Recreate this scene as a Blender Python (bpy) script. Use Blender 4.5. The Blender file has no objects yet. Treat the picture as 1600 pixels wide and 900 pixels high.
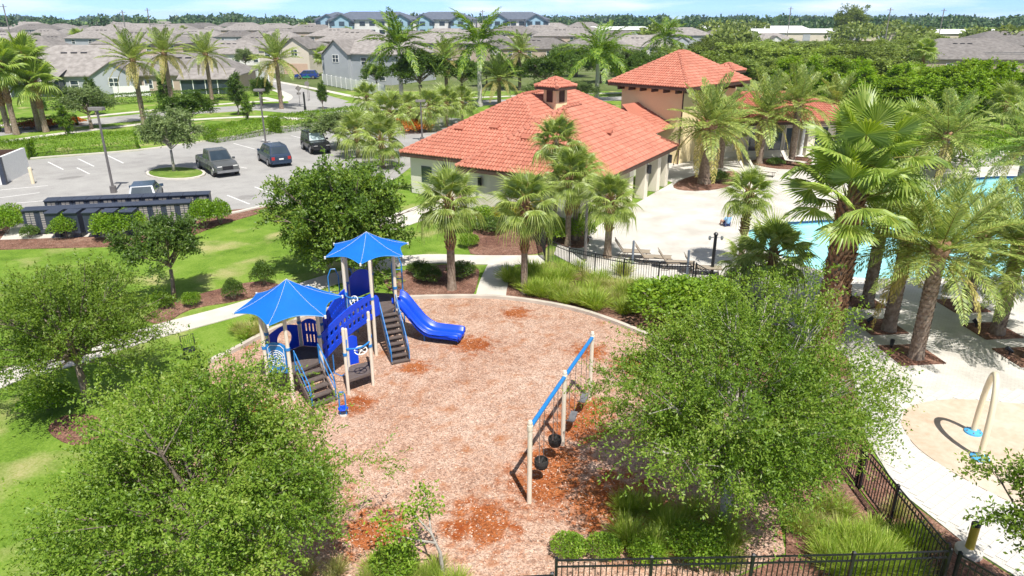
import bpy, bmesh, math, random
import numpy as np
from mathutils import Vector, Matrix
from mathutils.geometry import tessellate_polygon
R = math.radians; PI = math.pi
sc = bpy.context.scene; COL = sc.collection
random.seed(7); RNG = np.random.default_rng(7)

# ---------------------------------------------------------------- camera, sky, sun
CAMH = 12.1; FPX = 1100.0; PITCH = math.atan(423/1100)
cam = bpy.data.cameras.new('camera'); camo = bpy.data.objects.new('camera', cam); COL.objects.link(camo)
camo.location = (0, 0, CAMH); camo.rotation_euler = (PI/2-PITCH, 0, 0)
cam.sensor_width = 36; cam.lens = 36*FPX/1600; cam.clip_start = .1; cam.clip_end = 9000
sc.camera = camo
SUN_AZ = math.atan2(.33, -.94)           # direction to the sun, measured from +Y towards +X
SUN_EL = R(60)
world = bpy.data.worlds.new('World'); sc.world = world; world.use_nodes = True
nt = world.node_tree; nt.nodes.clear()
out = nt.nodes.new('ShaderNodeOutputWorld'); bg = nt.nodes.new('ShaderNodeBackground')
sky = nt.nodes.new('ShaderNodeTexSky'); sky.sky_type = 'NISHITA'; sky.sun_disc = False
sky.sun_elevation = SUN_EL; sky.sun_rotation = SUN_AZ
sky.air_density = .3; sky.dust_density = 0.0; sky.ozone_density = 4.0; sky.altitude = 2500
tc = nt.nodes.new('ShaderNodeTexCoord'); mp = nt.nodes.new('ShaderNodeMapping')
mp.inputs['Scale'].default_value = (3.2, 3.2, 26)
cn = nt.nodes.new('ShaderNodeTexNoise'); cn.inputs['Scale'].default_value = 1.6; cn.inputs['Detail'].default_value = 6
cr = nt.nodes.new('ShaderNodeValToRGB'); cr.color_ramp.elements[0].position = .47; cr.color_ramp.elements[1].position = .68
cr.color_ramp.elements[1].color = (.75, .75, .75, 1)
mx = nt.nodes.new('ShaderNodeMixRGB'); mx.inputs[2].default_value = (6.6, 6.8, 7.0, 1)
hs = nt.nodes.new('ShaderNodeHueSaturation'); hs.inputs['Saturation'].default_value = 1.0
nt.links.new(tc.outputs['Generated'], mp.inputs[0]); nt.links.new(mp.outputs[0], cn.inputs['Vector'])
nt.links.new(cn.outputs['Fac'], cr.inputs[0]); nt.links.new(cr.outputs[0], mx.inputs[0])
nt.links.new(sky.outputs[0], hs.inputs['Color']); nt.links.new(hs.outputs[0], mx.inputs[1])
nt.links.new(mx.outputs[0], bg.inputs[0]); nt.links.new(bg.outputs[0], out.inputs[0])
bg.inputs[1].default_value = 0.15
sun = bpy.data.lights.new('sun', 'SUN'); sun.energy = 4.5; sun.angle = R(.5); sun.color = (1, .96, .89)
suno = bpy.data.objects.new('sun', sun); COL.objects.link(suno)
sd = Vector((math.sin(SUN_AZ)*math.cos(SUN_EL), math.cos(SUN_AZ)*math.cos(SUN_EL), math.sin(SUN_EL)))
suno.rotation_euler = sd.to_track_quat('Z', 'Y').to_euler(); suno.location = (20, -20, 60)
sc.render.engine = 'CYCLES'
sc.view_settings.view_transform = 'Standard'; sc.view_settings.look = 'None'
sc.view_settings.gamma = 1; sc.view_settings.use_curve_mapping = False
sc.view_settings.exposure = 0.47
sc.cycles.max_bounces = 6; sc.cycles.diffuse_bounces = 3; sc.cycles.transparent_max_bounces = 8
sc.cycles.use_adaptive_sampling = True; sc.cycles.adaptive_threshold = .02

# ---------------------------------------------------------------- helpers
def G(x, y, z=0.0):
    """where the line of sight of a photo pixel meets the height z: used to survey real ground positions"""
    u = (x-800)/FPX; v = (450-y)/FPX
    dz = -math.sin(PITCH)+v*math.cos(PITCH); dy = math.cos(PITCH)+v*math.sin(PITCH)
    t = (z-CAMH)/dz
    return Vector((u*t, dy*t, z))
def HT(Y, y):
    v = (450-y)/FPX
    return CAMH+(-math.sin(PITCH)+v*math.cos(PITCH))*Y/(math.cos(PITCH)+v*math.sin(PITCH))
def tag(o, label=None, cat=None, group=None, kind=None):
    if label: o['label'] = label
    if cat: o['category'] = cat
    if group: o['group'] = group
    if kind: o['kind'] = kind
    return o
def empty(name, loc=(0, 0, 0), rz=0, label=None, cat=None, group=None):
    o = bpy.data.objects.new(name, None); COL.objects.link(o)
    o.location = loc; o.rotation_euler = (0, 0, rz); o.empty_display_size = .2
    return tag(o, label, cat, group)
def ob(name, me, parent=None, loc=None, rot=None, scale=None):
    o = bpy.data.objects.new(name, me); COL.objects.link(o)
    if parent is not None: o.parent = parent
    if loc is not None: o.location = loc
    if rot is not None: o.rotation_euler = rot
    if scale is not None: o.scale = (scale,)*3 if not hasattr(scale, '__len__') else scale
    return o
class MB:
    def __init__(s): s.v = []; s.f = []; s.m = []; s.mi = 0
    def add(s, vs, fs):
        b = len(s.v); s.v += [tuple(p) for p in vs]; s.f += [tuple(b+i for i in f) for f in fs]; s.m += [s.mi]*len(fs); return s
    def box(s, x0, x1, y0, y1, z0, z1):
        return s.add([(x0,y0,z0),(x1,y0,z0),(x1,y1,z0),(x0,y1,z0),(x0,y0,z1),(x1,y0,z1),(x1,y1,z1),(x0,y1,z1)],
                     [(3,2,1,0),(4,5,6,7),(0,1,5,4),(1,2,6,5),(2,3,7,6),(3,0,4,7)])
    def bar(s, a, b, w, h=None, up=(0,0,1)):
        """a box beam from a to b"""
        h = h or w; a = Vector(a); b = Vector(b); d = (b-a).normalized(); u = Vector(up)
        if abs(d.dot(u)) > .98: u = Vector((0,1,0))
        sx = d.cross(u).normalized(); uz = sx.cross(d).normalized()
        vs = []
        for p in (a, b):
            for i, j in ((-1,-1),(1,-1),(1,1),(-1,1)): vs.append(p+sx*i*w/2+uz*j*h/2)
        return s.add(vs, [(3,2,1,0),(4,5,6,7),(0,1,5,4),(1,2,6,5),(2,3,7,6),(3,0,4,7)])
    def tube(s, pts, rad, n=8, cap=True):
        pts = [Vector(p) for p in pts]; k = len(pts)
        if not hasattr(rad, '__len__'): rad = [rad]*k
        vs = []; ref = None
        for i, p in enumerate(pts):
            d = (pts[min(i+1,k-1)]-pts[max(i-1,0)])
            d = d.normalized() if d.length > 1e-9 else Vector((0,0,1))
            if ref is None:
                ref = d.cross(Vector((0,0,1)) if abs(d.z) < .9 else Vector((1,0,0))).normalized()
            ref = (ref-d*ref.dot(d)); ref = ref.normalized() if ref.length > 1e-6 else d.orthogonal().normalized()
            b2 = d.cross(ref)
            for j in range(n):
                t = 2*PI*j/n; vs.append(p+(ref*math.cos(t)+b2*math.sin(t))*rad[i])
        fs = [(i*n+j, i*n+(j+1)%n, (i+1)*n+(j+1)%n, (i+1)*n+j) for i in range(k-1) for j in range(n)]
        if cap: fs += [tuple(reversed(range(n))), tuple((k-1)*n+j for j in range(n))]
        return s.add(vs, fs)
    def lathe(s, prof, n=12, c=(0,0)):
        vs = [(c[0]+r*math.cos(2*PI*j/n), c[1]+r*math.sin(2*PI*j/n), z) for r, z in prof for j in range(n)]
        k = len(prof)
        fs = [(i*n+j, i*n+(j+1)%n, (i+1)*n+(j+1)%n, (i+1)*n+j) for i in range(k-1) for j in range(n)]
        fs += [tuple(reversed(range(n))), tuple((k-1)*n+j for j in range(n))]
        return s.add(vs, fs)
    def prism(s, poly, z0, z1, holes=()):
        """flat slab over a 2D outline"""
        loops = [list(poly)]+[list(h) for h in holes]
        tri = tessellate_polygon([[Vector((p[0],p[1],0)) for p in l] for l in loops])
        flat = [p for l in loops for p in l]; n = len(flat)
        vs = [(p[0],p[1],z1) for p in flat]; fs = []
        for t in tri:
            a, b, c = [Vector((flat[i][0],flat[i][1])) for i in t]
            if (b-a).cross(c-a) < 0: t = (t[0],t[2],t[1])
            fs.append(tuple(t))
        if z0 is not None:
            vs += [(p[0],p[1],z0) for p in flat]; b = 0
            for l in loops:
                k = len(l)
                ar = sum(l[i][0]*l[(i+1)%k][1]-l[(i+1)%k][0]*l[i][1] for i in range(k))
                for i in range(k):
                    q = (b+i, b+(i+1)%k, n+b+(i+1)%k, n+b+i)
                    fs.append(tuple(reversed(q)) if (ar > 0) == (b == 0) else q)
                b += k
        return s.add(vs, fs)
    def quad(s, a, b, c, d): return s.add([a,b,c,d], [(0,1,2,3)])
    def mesh(s, name, mats, smooth=False, rnd=False):
        me = bpy.data.meshes.new(name); me.from_pydata(s.v, [], s.f)
        for m in (mats if isinstance(mats, (list,tuple)) else [mats]): me.materials.append(m)
        if isinstance(mats, (list,tuple)): me.polygons.foreach_set('material_index', s.m)
        if smooth: me.polygons.foreach_set('use_smooth', [True]*len(me.polygons))
        if rnd:
            at = me.attributes.new('rnd', 'FLOAT', 'FACE'); at.data.foreach_set('value', RNG.random(len(me.polygons)).astype(np.float32))
        me.update(); return me
    def build(s, name, mat, parent=None, smooth=False, loc=None, rot=None, rnd=False):
        return ob(name, s.mesh(name, mat, smooth, rnd), parent, loc, rot)
def struct(name, mb, mat, smooth=False, kind='structure'):
    return tag(mb.build(name, mat, None, smooth), kind=kind)
def copy_tree(o, parent=None):
    c = o.copy(); COL.objects.link(c); c.parent = parent
    for ch in list(o.children): copy_tree(ch, c)
    return c
def smoothline(pts, n=6):
    """Catmull-Rom through 2D points"""
    out = []; P = [Vector(p) for p in pts]
    for i in range(len(P)-1):
        p0, p1, p2, p3 = P[max(i-1,0)], P[i], P[i+1], P[min(i+2,len(P)-1)]
        for k in range(n):
            t = k/n
            out.append(.5*((2*p1)+(p2-p0)*t+(2*p0-5*p1+4*p2-p3)*t*t+(3*p1-p0-3*p2+p3)*t**3))
    out.append(P[-1]); return out
def ribbon(line, w):
    """outline of a strip of width w along a 2D line"""
    l = [Vector((p[0],p[1])) for p in line]; A = []; B = []
    for i, p in enumerate(l):
        d = (l[min(i+1,len(l)-1)]-l[max(i-1,0)]).normalized(); n = Vector((-d.y,d.x))
        ww = w[i] if hasattr(w,'__len__') else w
        A.append(p+n*ww/2); B.append(p-n*ww/2)
    return A+B[::-1]
def gp(*pts): return [G(x,y).xy for x, y in pts]

# ---------------------------------------------------------------- materials
def newmat(name):
    m = bpy.data.materials.new(name); m.use_nodes = True; n = m.node_tree; n.nodes.clear()
    o = n.nodes.new('ShaderNodeOutputMaterial'); b = n.nodes.new('ShaderNodeBsdfPrincipled')
    n.links.new(b.outputs[0], o.inputs[0]); return m, n, b
def N(n, t, **k):
    x = n.nodes.new(t)
    for a, v in k.items():
        if a.startswith('i_'): x.inputs[a[2:].replace('_',' ')].default_value = v
        else: setattr(x, a, v)
    return x
def ramp(n, stops):
    r = n.nodes.new('ShaderNodeValToRGB'); e = r.color_ramp.elements
    while len(e) < len(stops): e.new(.5)
    for i, (p, c) in enumerate(stops): e[i].position = p; e[i].color = (*c, 1)
    return r
def pm(name, c1, c2=None, scale=4, rough=.7, bump=0, bscale=None, metal=0, spec=.3, stops=None, detail=5):
    """plain procedural surface: two tones of noise and a fine bump"""
    m, n, b = newmat(name); c2 = c2 or tuple(x*.8 for x in c1)
    tcn = N(n,'ShaderNodeTexCoord'); no = N(n,'ShaderNodeTexNoise', i_Scale=scale, i_Detail=detail)
    n.links.new(tcn.outputs['Object'], no.inputs['Vector'])
    r = ramp(n, stops or [(.32,c1),(.68,c2)]); n.links.new(no.outputs['Fac'], r.inputs[0]); n.links.new(r.outputs[0], b.inputs['Base Color'])
    b.inputs['Roughness'].default_value = rough; b.inputs['Metallic'].default_value = metal
    b.inputs['Specular IOR Level'].default_value = spec
    if bump:
        n2 = N(n,'ShaderNodeTexNoise', i_Scale=bscale or scale*6, i_Detail=4); n.links.new(tcn.outputs['Object'], n2.inputs['Vector'])
        bp = N(n,'ShaderNodeBump', i_Strength=bump, i_Distance=.02); n.links.new(n2.outputs['Fac'], bp.inputs['Height']); n.links.new(bp.outputs[0], b.inputs['Normal'])
    return m
def leafmat(name, stops, trans=.35, gloss=.025, var=.12):
    """leaf tones picked leaf by leaf (face value rnd) and shifted a little per plant; light passes through"""
    m = bpy.data.materials.new(name); m.use_nodes = True; n = m.node_tree; n.nodes.clear()
    o = N(n,'ShaderNodeOutputMaterial'); at = N(n,'ShaderNodeAttribute', attribute_name='rnd')
    r = ramp(n, stops); n.links.new(at.outputs['Fac'], r.inputs[0])
    oi = N(n,'ShaderNodeObjectInfo'); mr = N(n,'ShaderNodeMapRange'); mr.inputs['To Min'].default_value = 1-var; mr.inputs['To Max'].default_value = 1+var
    n.links.new(oi.outputs['Random'], mr.inputs['Value'])
    h = N(n,'ShaderNodeHueSaturation'); n.links.new(r.outputs[0], h.inputs['Color']); n.links.new(mr.outputs[0], h.inputs['Value'])
    d = N(n,'ShaderNodeBsdfDiffuse'); t = N(n,'ShaderNodeBsdfTranslucent'); g = N(n,'ShaderNodeBsdfGlossy', i_Roughness=.45)
    n.links.new(h.outputs[0], d.inputs[0])
    h2 = N(n,'ShaderNodeHueSaturation', i_Saturation=1.15, i_Value=1.25, i_Hue=.485); n.links.new(h.outputs[0], h2.inputs['Color']); n.links.new(h2.outputs[0], t.inputs[0])
    m1 = N(n,'ShaderNodeMixShader'); m1.inputs[0].default_value = trans; n.links.new(d.outputs[0], m1.inputs[1]); n.links.new(t.outputs[0], m1.inputs[2])
    m2 = N(n,'ShaderNodeMixShader'); m2.inputs[0].default_value = gloss; n.links.new(m1.outputs[0], m2.inputs[1]); n.links.new(g.outputs[0], m2.inputs[2])
    n.links.new(m2.outputs[0], o.inputs[0]); return m
M = {}
M['leaf_oak'] = leafmat('leaf_oak', [(0,(.065,.135,.014)),(.35,(.135,.235,.024)),(.7,(.235,.35,.042)),(1,(.40,.44,.12))])
M['leaf_dark'] = leafmat('leaf_dark', [(0,(.05,.10,.02)),(.5,(.10,.18,.03)),(.85,(.17,.27,.05)),(1,(.30,.33,.08))])
M['leaf_ball'] = leafmat('leaf_ball', [(0,(.06,.12,.015)),(.5,(.13,.23,.03)),(.8,(.25,.36,.05)),(1,(.45,.40,.08))])
M['leaf_bright'] = leafmat('leaf_bright', [(0,(.12,.22,.02)),(.5,(.21,.36,.03)),(1,(.36,.50,.06))])
M['leaf_hedge'] = leafmat('leaf_hedge', [(0,(.08,.17,.015)),(.5,(.17,.31,.02)),(1,(.30,.46,.04))])
M['leaf_gold'] = leafmat('leaf_gold', [(0,(.25,.30,.02)),(.5,(.42,.44,.03)),(1,(.60,.42,.05))])
M['leaf_flower'] = leafmat('leaf_flower', [(0,(.25,.20,.03)),(.4,(.55,.22,.03)),(1,(.62,.12,.03))])
M['leaf_wood'] = leafmat('leaf_wood', [(0,(.11,.16,.035)),(.5,(.22,.30,.065)),(1,(.38,.45,.11))], var=.4)
M['leaf_pine'] = leafmat('leaf_pine', [(0,(.12,.23,.02)),(.5,(.25,.41,.03)),(1,(.42,.54,.06))], var=.2)
M['leaf_grey'] = leafmat('leaf_grey', [(0,(.10,.16,.06)),(.5,(.19,.26,.09)),(1,(.31,.38,.16))])
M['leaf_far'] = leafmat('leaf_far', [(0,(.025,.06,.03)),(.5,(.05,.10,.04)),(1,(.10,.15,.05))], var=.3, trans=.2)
M['frond_date'] = leafmat('frond_date', [(0,(.17,.25,.06)),(.5,(.31,.41,.10)),(1,(.50,.56,.17))], gloss=.04)
M['frond_dry'] = leafmat('frond_dry', [(0,(.28,.27,.07)),(.5,(.44,.40,.12)),(1,(.55,.47,.18))])
M['frond_royal'] = leafmat('frond_royal', [(0,(.07,.15,.015)),(.5,(.15,.27,.025)),(1,(.33,.43,.06))], gloss=.04)
M['frond_sabal'] = leafmat('frond_sabal', [(0,(.17,.25,.05)),(.5,(.33,.43,.09)),(1,(.50,.58,.18))], gloss=.05)
M['frond_fan'] = leafmat('frond_fan', [(0,(.17,.27,.04)),(.5,(.31,.43,.07)),(1,(.48,.58,.14))], gloss=.05)
M['grass_blade'] = leafmat('grass_blade', [(0,(.18,.30,.03)),(.5,(.34,.48,.06)),(1,(.55,.60,.16))])
M['grass_dry'] = leafmat('grass_dry', [(0,(.28,.33,.07)),(.5,(.42,.45,.12)),(1,(.58,.52,.26))])
M['bark'] = pm('bark', (.30,.25,.20), (.17,.13,.10), 8, .9, .5, 30)
M['bark_pale'] = pm('bark_pale', (.52,.48,.43), (.34,.30,.26), 9, .85, .3, 30)
M['palm_trunk'] = pm('palm_trunk', (.36,.29,.23), (.20,.14,.10), 7, .9, .6, 25)
M['palm_boot'] = pm('palm_boot', (.46,.29,.17), (.19,.09,.05), 5, .9, .6, 25)
M['palm_grey'] = pm('palm_grey', (.56,.53,.49), (.40,.37,.34), 3, .85, .25, 20)
M['crownshaft'] = pm('crownshaft', (.20,.33,.06), (.28,.40,.10), 3, .5)
M['tan'] = pm('tan_powder_coat', (.80,.72,.60), (.76,.68,.56), 3, .4)
M['blue'] = pm('blue_plastic', (.006,.07,.74), (.005,.06,.66), 2, .35, spec=.5)
M['blue2'] = pm('blue_powder_coat', (.02,.23,.62), (.02,.20,.55), 3, .35, spec=.5)
M['fabric'] = pm('blue_shade_fabric', (.003,.145,.60), (.003,.13,.55), 2, .75, .1, 400)
M['white'] = pm('white_paint', (.82,.82,.80), (.76,.76,.74), 3, .5)
M['black'] = pm('black_metal', (.012,.013,.018), (.02,.02,.026), 5, .35, spec=.5)
M['rubber'] = pm('dark_rubber', (.03,.03,.03), (.05,.045,.042), 8, .8)
M['tread'] = pm('brown_coated_tread', (.11,.085,.075), (.15,.12,.11), 9, .7, .3, 80)
M['steel'] = pm('galvanised_steel', (.45,.46,.48), (.36,.37,.39), 6, .4, metal=.8)
M['concrete'] = pm('concrete', (.66,.62,.55), (.55,.51,.45), 1.2, .85, .15, 40)
M['kerb'] = pm('kerb_concrete', (.60,.54,.46), (.46,.41,.35), 1.5, .9, .3, 30)
M['stucco'] = pm('cream_stucco', (.78,.72,.60), (.72,.66,.54), .8, .9, .2, 60)
M['stucco_grey'] = pm('pale_grey_stucco', (.74,.71,.61), (.69,.66,.56), .8, .9, .2, 60)
M['stucco_orange'] = pm('apricot_stucco', (.92,.76,.46), (.88,.72,.43), .7, .9, .2, 60)
M['brown'] = pm('dark_brown_fascia', (.07,.04,.03), (.10,.06,.045), 4, .6)
M['glass'] = pm('window_glass', (.03,.045,.06), (.05,.07,.09), 1, .08, spec=.8)
M['frame_white'] = M['white']
M['water_rim'] = pm('pool_coping', (.76,.72,.64), (.68,.64,.56), 2, .8)
M['pool_tile'] = pm('pool_plaster', (.72,.87,.88), (.66,.83,.86), 1.5, .6)
M['waterline'] = pm('blue_waterline_tile', (.03,.08,.22), (.05,.12,.30), 9, .3)
M['sling'] = pm('taupe_sling', (.36,.30,.23), (.31,.26,.20), 20, .8)
M['tan_arch'] = pm('cream_fibreglass', (.80,.70,.50), (.76,.66,.46), 2, .35, spec=.5)
M['cyan'] = pm('sky_blue_cover', (.10,.45,.80), (.08,.40,.74), 3, .4)
M['yellow'] = pm('yellow_paint', (.62,.46,.06), (.52,.38,.05), 3, .5)
M['slate'] = pm('slate_blue_metal', (.035,.045,.07), (.045,.055,.085), 4, .4, spec=.5)
M['slot'] = pm('silver_mail_door', (.40,.37,.35), (.32,.30,.28), 6, .45)
M['skin'] = pm('skin', (.62,.38,.27), (.56,.33,.23), 6, .6)
M['shirt'] = pm('light_blue_cloth', (.28,.50,.80), (.24,.45,.74), 8, .9)
M['shorts'] = pm('navy_cloth', (.05,.07,.16), (.04,.05,.12), 8, .9)
M['hair'] = pm('brown_hair', (.10,.06,.035), (.07,.04,.025), 20, .7)
# ---------------------------------------------------------------- ground materials
def groundmat(name, stops, big=.15, mid=1.2, fine=14, rough=.95, bump=.6, bdist=.03, bs=22, patches=None, chips=None):
    """natural ground: broad, middle and fine noise added up; optional patches of a second colour, optional chip cells"""
    m, n, b = newmat(name); t = N(n,'ShaderNodeTexCoord')
    def noise(s, d=4):
        x = N(n,'ShaderNodeTexNoise', i_Scale=s, i_Detail=d); n.links.new(t.outputs['Object'], x.inputs['Vector']); return x
    a, c, f = noise(big), noise(mid), noise(fine)
    m1 = N(n,'ShaderNodeMath', operation='ADD'); m2 = N(n,'ShaderNodeMath', operation='ADD'); m3 = N(n,'ShaderNodeMath', operation='MULTIPLY')
    n.links.new(a.outputs['Fac'], m1.inputs[0]); n.links.new(c.outputs['Fac'], m1.inputs[1]); n.links.new(m1.outputs[0], m2.inputs[0]); n.links.new(f.outputs['Fac'], m2.inputs[1])
    n.links.new(m2.outputs[0], m3.inputs[0]); m3.inputs[1].default_value = 1/3
    r = ramp(n, stops); n.links.new(m3.outputs[0], r.inputs[0]); col = r.outputs[0]; hgt = f.outputs['Fac']
    if chips:
        v = N(n,'ShaderNodeTexVoronoi', i_Scale=chips[0]); mp_ = N(n,'ShaderNodeMapping'); mp_.inputs['Scale'].default_value = (1,1,.2)
        n.links.new(t.outputs['Object'], mp_.inputs[0]); n.links.new(mp_.outputs[0], v.inputs['Vector'])
        sep = N(n,'ShaderNodeSeparateColor'); n.links.new(v.outputs['Color'], sep.inputs[0])
        rc = ramp(n, chips[1]); n.links.new(sep.outputs[0], rc.inputs[0])
        mxx = N(n,'ShaderNodeMixRGB', blend_type='MULTIPLY'); mxx.inputs[0].default_value = 1
        n.links.new(col, mxx.inputs[1]); n.links.new(rc.outputs[0], mxx.inputs[2]); col = mxx.outputs[0]; hgt = sep.outputs[1]
    if patches:
        p = noise(patches[0], 6); q = ramp(n, [(patches[1],(0,0,0)),(patches[2],(1,1,1))]); n.links.new(p.outputs['Fac'], q.inputs[0])
        mp2 = N(n,'ShaderNodeMixRGB'); n.links.new(q.outputs[0], mp2.inputs[0]); n.links.new(col, mp2.inputs[1])
        pr = ramp(n, [(.3,patches[3]),(.7,patches[4])]); n.links.new(f.outputs['Fac'], pr.inputs[0]); n.links.new(pr.outputs[0], mp2.inputs[2]); col = mp2.outputs[0]
    n.links.new(col, b.inputs['Base Color']); b.inputs['Roughness'].default_value = rough; b.inputs['Specular IOR Level'].default_value = .15
    bp = N(n,'ShaderNodeBump', i_Strength=bump, i_Distance=bdist)
    if not chips:
        h = noise(bs); hgt = h.outputs['Fac']
    n.links.new(hgt, bp.inputs['Height']); n.links.new(bp.outputs[0], b.inputs['Normal']); return m
M['lawn'] = groundmat('lawn', [(.36,(.075,.14,.014)),(.47,(.14,.245,.026)),(.56,(.205,.31,.045)),(.66,(.29,.33,.10))], .12, .9, 16, bump=.8, bs=30,
                      patches=(.38,.53,.70,(.30,.31,.09),(.44,.40,.20)))
M['verge'] = groundmat('verge_grass', [(.36,(.08,.14,.02)),(.5,(.15,.24,.035)),(.64,(.28,.32,.10))], .1, .8, 12, bump=.8)
M['chips'] = groundmat('playground_wood_chips', [(.36,(.42,.245,.17)),(.5,(.58,.39,.295)),(.64,(.68,.51,.41))], .35, 2.0, 9, bump=1, bdist=.03,
                       patches=(1.7,.54,.74,(.36,.14,.06),(.48,.23,.12)), chips=(30,[(0,(.52,.48,.48)),(.5,(.90,.88,.86)),(1,(1.25,1.22,1.2))]))
M['mulch'] = groundmat('bed_mulch', [(.36,(.14,.07,.05)),(.5,(.26,.14,.10)),(.64,(.40,.26,.19))], .5, 3, 14, bump=1, bdist=.03, chips=(22,[(0,(.5,.5,.5)),(1,(1.25,1.2,1.2))]))
M['asphalt'] = groundmat('worn_asphalt', [(.36,(.27,.26,.25)),(.5,(.36,.35,.335)),(.64,(.42,.41,.39))], .12, .7, 10, rough=.9, bump=.2, patches=(.35,.62,.72,(.22,.21,.20),(.27,.26,.25)))
M['splash'] = groundmat('tan_splash_pad', [(.36,(.52,.39,.28)),(.5,(.60,.48,.37)),(.64,(.66,.56,.46))], .35, 1.1, 5, rough=.7, bump=.1)
M['stripe'] = groundmat('worn_white_marking', [(.36,(.60,.59,.57)),(.5,(.76,.75,.73)),(.64,(.82,.81,.79))], .5, 3, 30, rough=.8, bump=.1)
M['estate'] = groundmat('estate_ground', [(.36,(.07,.10,.03)),(.5,(.13,.17,.05)),(.64,(.20,.19,.13))], .03, .12, 1.2, bump=.5)
# fresh orange chips show where feet have scuffed the surface: under the swings, at the slide end, by the steps
n = M['chips'].node_tree; bs_ = [x for x in n.nodes if x.type == 'BSDF_PRINCIPLED'][0]; src = bs_.inputs['Base Color'].links[0].from_socket
geo = N(n,'ShaderNodeNewGeometry'); nz = N(n,'ShaderNodeTexNoise', i_Scale=3.2, i_Detail=7); n.links.new(geo.outputs['Position'], nz.inputs['Vector']); acc = None
for px_, py_, pr_ in [(.9,16.2,1.4),(1.2,17.3,1.3),(2.0,19.2,1.3),(2.4,20.2,1.1),(2.6,15.4,1.8),(3.4,14.6,1.6),(-1.6,25.2,1.0),(-3.6,23.2,.7),(-5.3,20.6,.8),(3.0,24.6,.9),(4.6,23.4,1.0),(-8.5,20.2,1.0),(-.8,14.6,1.2),(-3.5,14.3,1.1),(.2,28.3,.8)]:
    vd = N(n,'ShaderNodeVectorMath', operation='DISTANCE'); vd.inputs[1].default_value = (px_,py_,.03); n.links.new(geo.outputs['Position'], vd.inputs[0])
    mr_ = N(n,'ShaderNodeMapRange'); mr_.inputs['From Min'].default_value = pr_*1.5; mr_.inputs['From Max'].default_value = pr_*.2; n.links.new(vd.outputs['Value'], mr_.inputs['Value'])
    if acc is None: acc = mr_.outputs[0]
    else: mxn = N(n,'ShaderNodeMath', operation='MAXIMUM'); n.links.new(acc, mxn.inputs[0]); n.links.new(mr_.outputs[0], mxn.inputs[1]); acc = mxn.outputs[0]
sm = N(n,'ShaderNodeMath', operation='MULTIPLY_ADD'); n.links.new(nz.outputs['Fac'], sm.inputs[0]); sm.inputs[1].default_value = 1.6; n.links.new(acc, sm.inputs[2])
mk = N(n,'ShaderNodeMapRange'); mk.inputs['From Min'].default_value = 1.15; mk.inputs['From Max'].default_value = 1.6; n.links.new(sm.outputs[0], mk.inputs['Value'])
mul = N(n,'ShaderNodeMixRGB', blend_type='MULTIPLY'); mul.inputs[2].default_value = (.72,.36,.17,1); n.links.new(mk.outputs[0], mul.inputs[0]); n.links.new(src, mul.inputs[1]); n.links.new(mul.outputs[0], bs_.inputs['Base Color'])
def pavermat(name, scale):
    m, n, b = newmat(name); t = N(n,'ShaderNodeTexCoord'); mp_ = N(n,'ShaderNodeMapping'); mp_.inputs['Rotation'].default_value = (0,0,R(35))
    br = N(n,'ShaderNodeTexBrick', i_Scale=scale, i_Mortar_Size=.012); br.inputs['Color1'].default_value = (.66,.635,.59,1); br.inputs['Color2'].default_value = (.60,.575,.53,1); br.inputs['Mortar'].default_value = (.48,.45,.41,1)
    n.links.new(t.outputs['Object'], mp_.inputs[0]); n.links.new(mp_.outputs[0], br.inputs['Vector'])
    no = N(n,'ShaderNodeTexNoise', i_Scale=.6, i_Detail=6); n.links.new(t.outputs['Object'], no.inputs['Vector'])
    rr = ramp(n, [(.3,(.80,.78,.75)),(.65,(1.05,1.05,1.05))]); n.links.new(no.outputs['Fac'], rr.inputs[0])
    mm = N(n,'ShaderNodeMixRGB', blend_type='MULTIPLY'); mm.inputs[0].default_value = 1; n.links.new(br.outputs['Color'], mm.inputs[1]); n.links.new(rr.outputs[0], mm.inputs[2])
    n.links.new(mm.outputs[0], b.inputs['Base Color']); b.inputs['Roughness'].default_value = .85
    bp = N(n,'ShaderNodeBump', i_Strength=.4, i_Distance=.01); n.links.new(br.outputs['Fac'], bp.inputs['Height']); bp.invert = True; n.links.new(bp.outputs[0], b.inputs['Normal']); return m
M['deck'] = pavermat('pool_deck_pavers', 2.2)
def rndmat(name, stops, scale=1.5, rough=.8, bump=.15):
    """tone picked piece by piece from the face value rnd, weathered by noise"""
    m, n, b = newmat(name); at = N(n,'ShaderNodeAttribute', attribute_name='rnd'); r = ramp(n, stops); n.links.new(at.outputs['Fac'], r.inputs[0])
    t = N(n,'ShaderNodeTexCoord'); no = N(n,'ShaderNodeTexNoise', i_Scale=scale, i_Detail=6); n.links.new(t.outputs['Object'], no.inputs['Vector'])
    rr = ramp(n, [(.3,(.88,.87,.86)),(.7,(1.05,1.05,1.05))]); n.links.new(no.outputs['Fac'], rr.inputs[0])
    mm = N(n,'ShaderNodeMixRGB', blend_type='MULTIPLY'); mm.inputs[0].default_value = 1; n.links.new(r.outputs[0], mm.inputs[1]); n.links.new(rr.outputs[0], mm.inputs[2])
    n.links.new(mm.outputs[0], b.inputs['Base Color']); b.inputs['Roughness'].default_value = rough; return m
M['tile'] = rndmat('clay_roof_tile', [(0,(.44,.15,.095)),(.5,(.51,.19,.125)),(1,(.57,.235,.16))], .4, .75)
M['paver'] = pm('pale_paver', (.66,.635,.59), (.57,.545,.50), 1.1, .85, .15, 30)
m, n, b = newmat('shingle_roof'); M['shingle'] = m          # asphalt shingles: course lines and a tone per house
t = N(n,'ShaderNodeTexCoord'); no = N(n,'ShaderNodeTexNoise', i_Scale=1.2, i_Detail=8); n.links.new(t.outputs['Object'], no.inputs['Vector'])
r = ramp(n, [(.3,(.15,.135,.125)),(.7,(.25,.23,.215))]); n.links.new(no.outputs['Fac'], r.inputs[0])
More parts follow.
